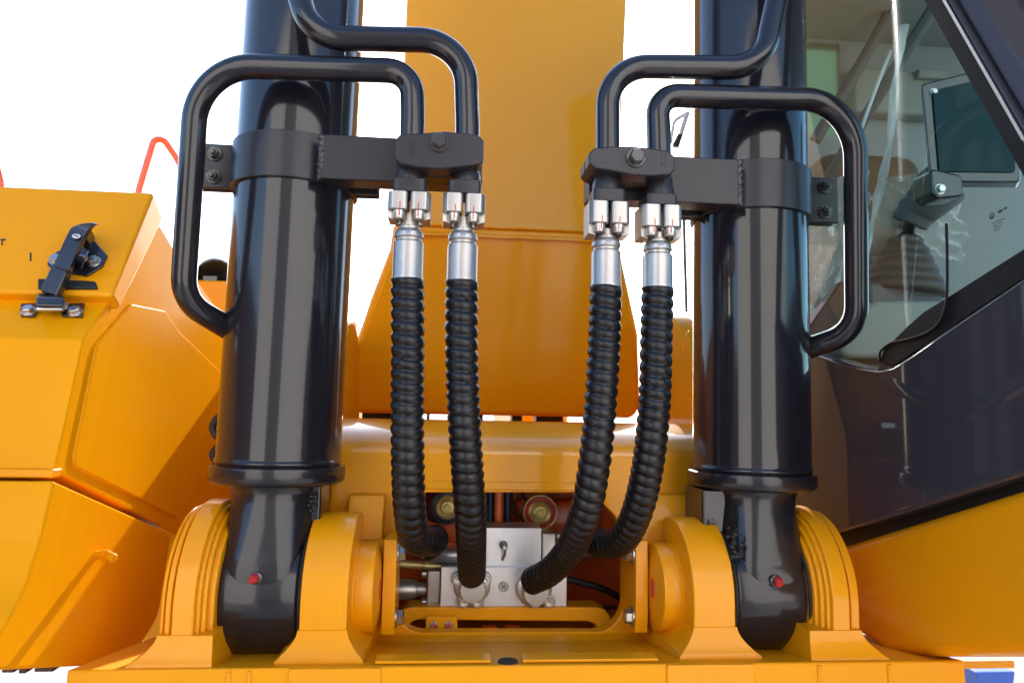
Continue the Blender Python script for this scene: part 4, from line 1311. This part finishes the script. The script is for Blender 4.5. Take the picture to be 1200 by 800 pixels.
o = obj('reflection_line', tube(catmull([C_(1031, 424, 0.0005), C_(1032, 412, 0.0005), C_(1044, 402, 0.0005), C_(1062, 398, 0.0005), C_(1086, 390, 0.0005), C_(1102, 376, 0.0005), C_(1109, 352, 0.0005), C_(1110, 310, 0.0005), C_(1109, 262, 0.0005)], 8), 0.0020, 10), M_trim)  # thin tube standing in for a line reflected in the glass
named(o, 'thin black line modelled for a reflection across the lower corner of the cab window', 'cable')

# yellow skirt under the cab
XS = XC + 0.012
K = lambda x, y: PX(x, y, XS)
sk = root('cab_skirt', K(1100, 760), 'smooth yellow skirt panel under the dark cab', 'skirt panel')
prof = [K(960, 645), K(1000, 633), K(1200, 569), K(1330, 528), K(1330, 770), K(1042, 769), K(1003, 742), K(960, 735)]
obj('skirt_shell', prism(prof, VX * 0.5), M_yel2, sk, bevel=0.020, seg=6)
obj('skirt_clip', pbox(1083, 763, 1094, 769, 1.6, 0.02), M_yel2, sk, bevel=0.002)
obj('under_bracket', pbox(1096, 775, 1190, 783, 2.0, 0.03), M_yel, sk, bevel=0.003)
# mirror arm and post seen in the gap beside the right cylinder
ma = root('mirror_arm', PY(800, 190, 2.4), 'small black mirror bracket against the white sky beside the right cylinder', 'mirror arm')
obj('strut', tube([PY(806, 132, 2.4), PY(797, 160, 2.4)], 0.008, 12), M_bolt, ma)
obj('plate', prism([PY(x, y, 2.39) for x, y in ((794, 157), (801, 157), (796, 173), (788, 171))], VY * 0.012), M_black, ma, bevel=0.001)
obj('loop', tube(fillet([PY(806, 132, 2.42), PY(790, 142, 2.42), PY(786, 168, 2.42)], 0.03, 6), 0.006, 10), M_bolt, ma)
pb_ = root('grab_post', PY(803, 360, 2.6), 'thin dark post in the gap left of the right cylinder', 'post')
obj('rod', tube([PY(800.5, 205, 2.6), PY(802, 280, 2.6), PY(804.5, 366, 2.6)], 0.006, 10), M_dark, pb_)

# ------------------------------------------------------------------ far background low in the corners
t = root('blue_skip', PY(1165, 800, 3.6), 'blurred blue skip on the ground below the cab skirt', 'skip')
q0, q1 = PY(1144, 787, 3.6), PY(1190, 787, 3.6)
zq = q0.z
obj('tub', prism([Vector((q0.x, 3.6, zq)), Vector((q1.x, 3.6, zq)), Vector((q1.x - 0.1, 3.6, 0)), Vector((q0.x + 0.1, 3.6, 0))], VY * 0.9), mat('blue_skip_paint', (0.05, 0.13, 0.50), 0.4), t, bevel=0.02)

uc = root('undercarriage', Vector((0, 3.4, 0)), 'dark crawler undercarriage carrying the excavator above the ground', 'undercarriage')
for x in (-0.85, 0.45):
    P = [Vector((x, 3.5 + 1.9 * c, 0.5 + h)) for c, h in ()]
    for i in range(13):
        a = math.pi / 2 + math.pi * i / 12
        P.append(Vector((x, 2.55 + 0.47 * math.cos(a), 0.48 + 0.47 * math.sin(a))))
    for i in range(13):
        a = -math.pi / 2 + math.pi * i / 12
        P.append(Vector((x, 5.2 + 0.47 * math.cos(a), 0.48 + 0.47 * math.sin(a))))
    obj('track', prism(P, VX * 0.55), M_rub, uc, bevel=0.01)
obj('center_frame', box((-0.299, 2.5, 0.35), (0.449, 5.0, 0.94)), M_rub, uc, bevel=0.02)
# unseen pale container added behind the camera for barrel reflections and bounced light
ct = root('reflection_container', Vector((1.0, -3.2, 0)), 'unseen pale grey container with a dark middle, added behind the viewer to be mirrored in the barrels', 'container')
M_cont = mat('pale_container_paint', (0.74, 0.70, 0.67), 0.6, var=0.05)
obj('wall_panel', box((-4.3, -3.2, 0.15), (-1.4, -3.1, 4.8)), M_cont, ct)
obj('wall_panel', box((0.3, -3.2, 0.15), (6.6, -3.1, 4.8)), M_cont, ct)
obj('door', box((-1.4, -3.25, 0.15), (0.3, -3.18, 4.8)), M_grey, ct)  # dark panel added for the dark band mirrored in the barrels
obj('roof', box((-4.3, -5.6, 4.801), (6.6, -3.05, 4.9)), M_cont, ct)
obj('end_wall', box((-4.3, -5.6, 0.15), (-4.2, -3.2, 4.8)), M_cont, ct)
obj('end_wall', box((6.5, -5.6, 0.15), (6.6, -3.2, 4.8)), M_cont, ct)

# two unseen dark walls added to darken the side reflections in the barrels
for x0_, x1_, lb in ((-5.2, -4.6, 'unseen dark brown wall added left of the excavator to darken reflections'), (5.6, 6.2, 'unseen dark brown wall added right of the excavator to darken reflections')):
    dw = root('reflection_wall', Vector(((x0_ + x1_) / 2, 0, 0)), lb, 'wall')
    obj('wall_face', box((x0_, -5.5, 0), (x1_, 1.2, 2.7)), M_floor, dw)
    obj('coping', box((x0_ - 0.05, -5.55, 2.701), (x1_ + 0.05, 1.25, 2.8)), M_grey, dw)
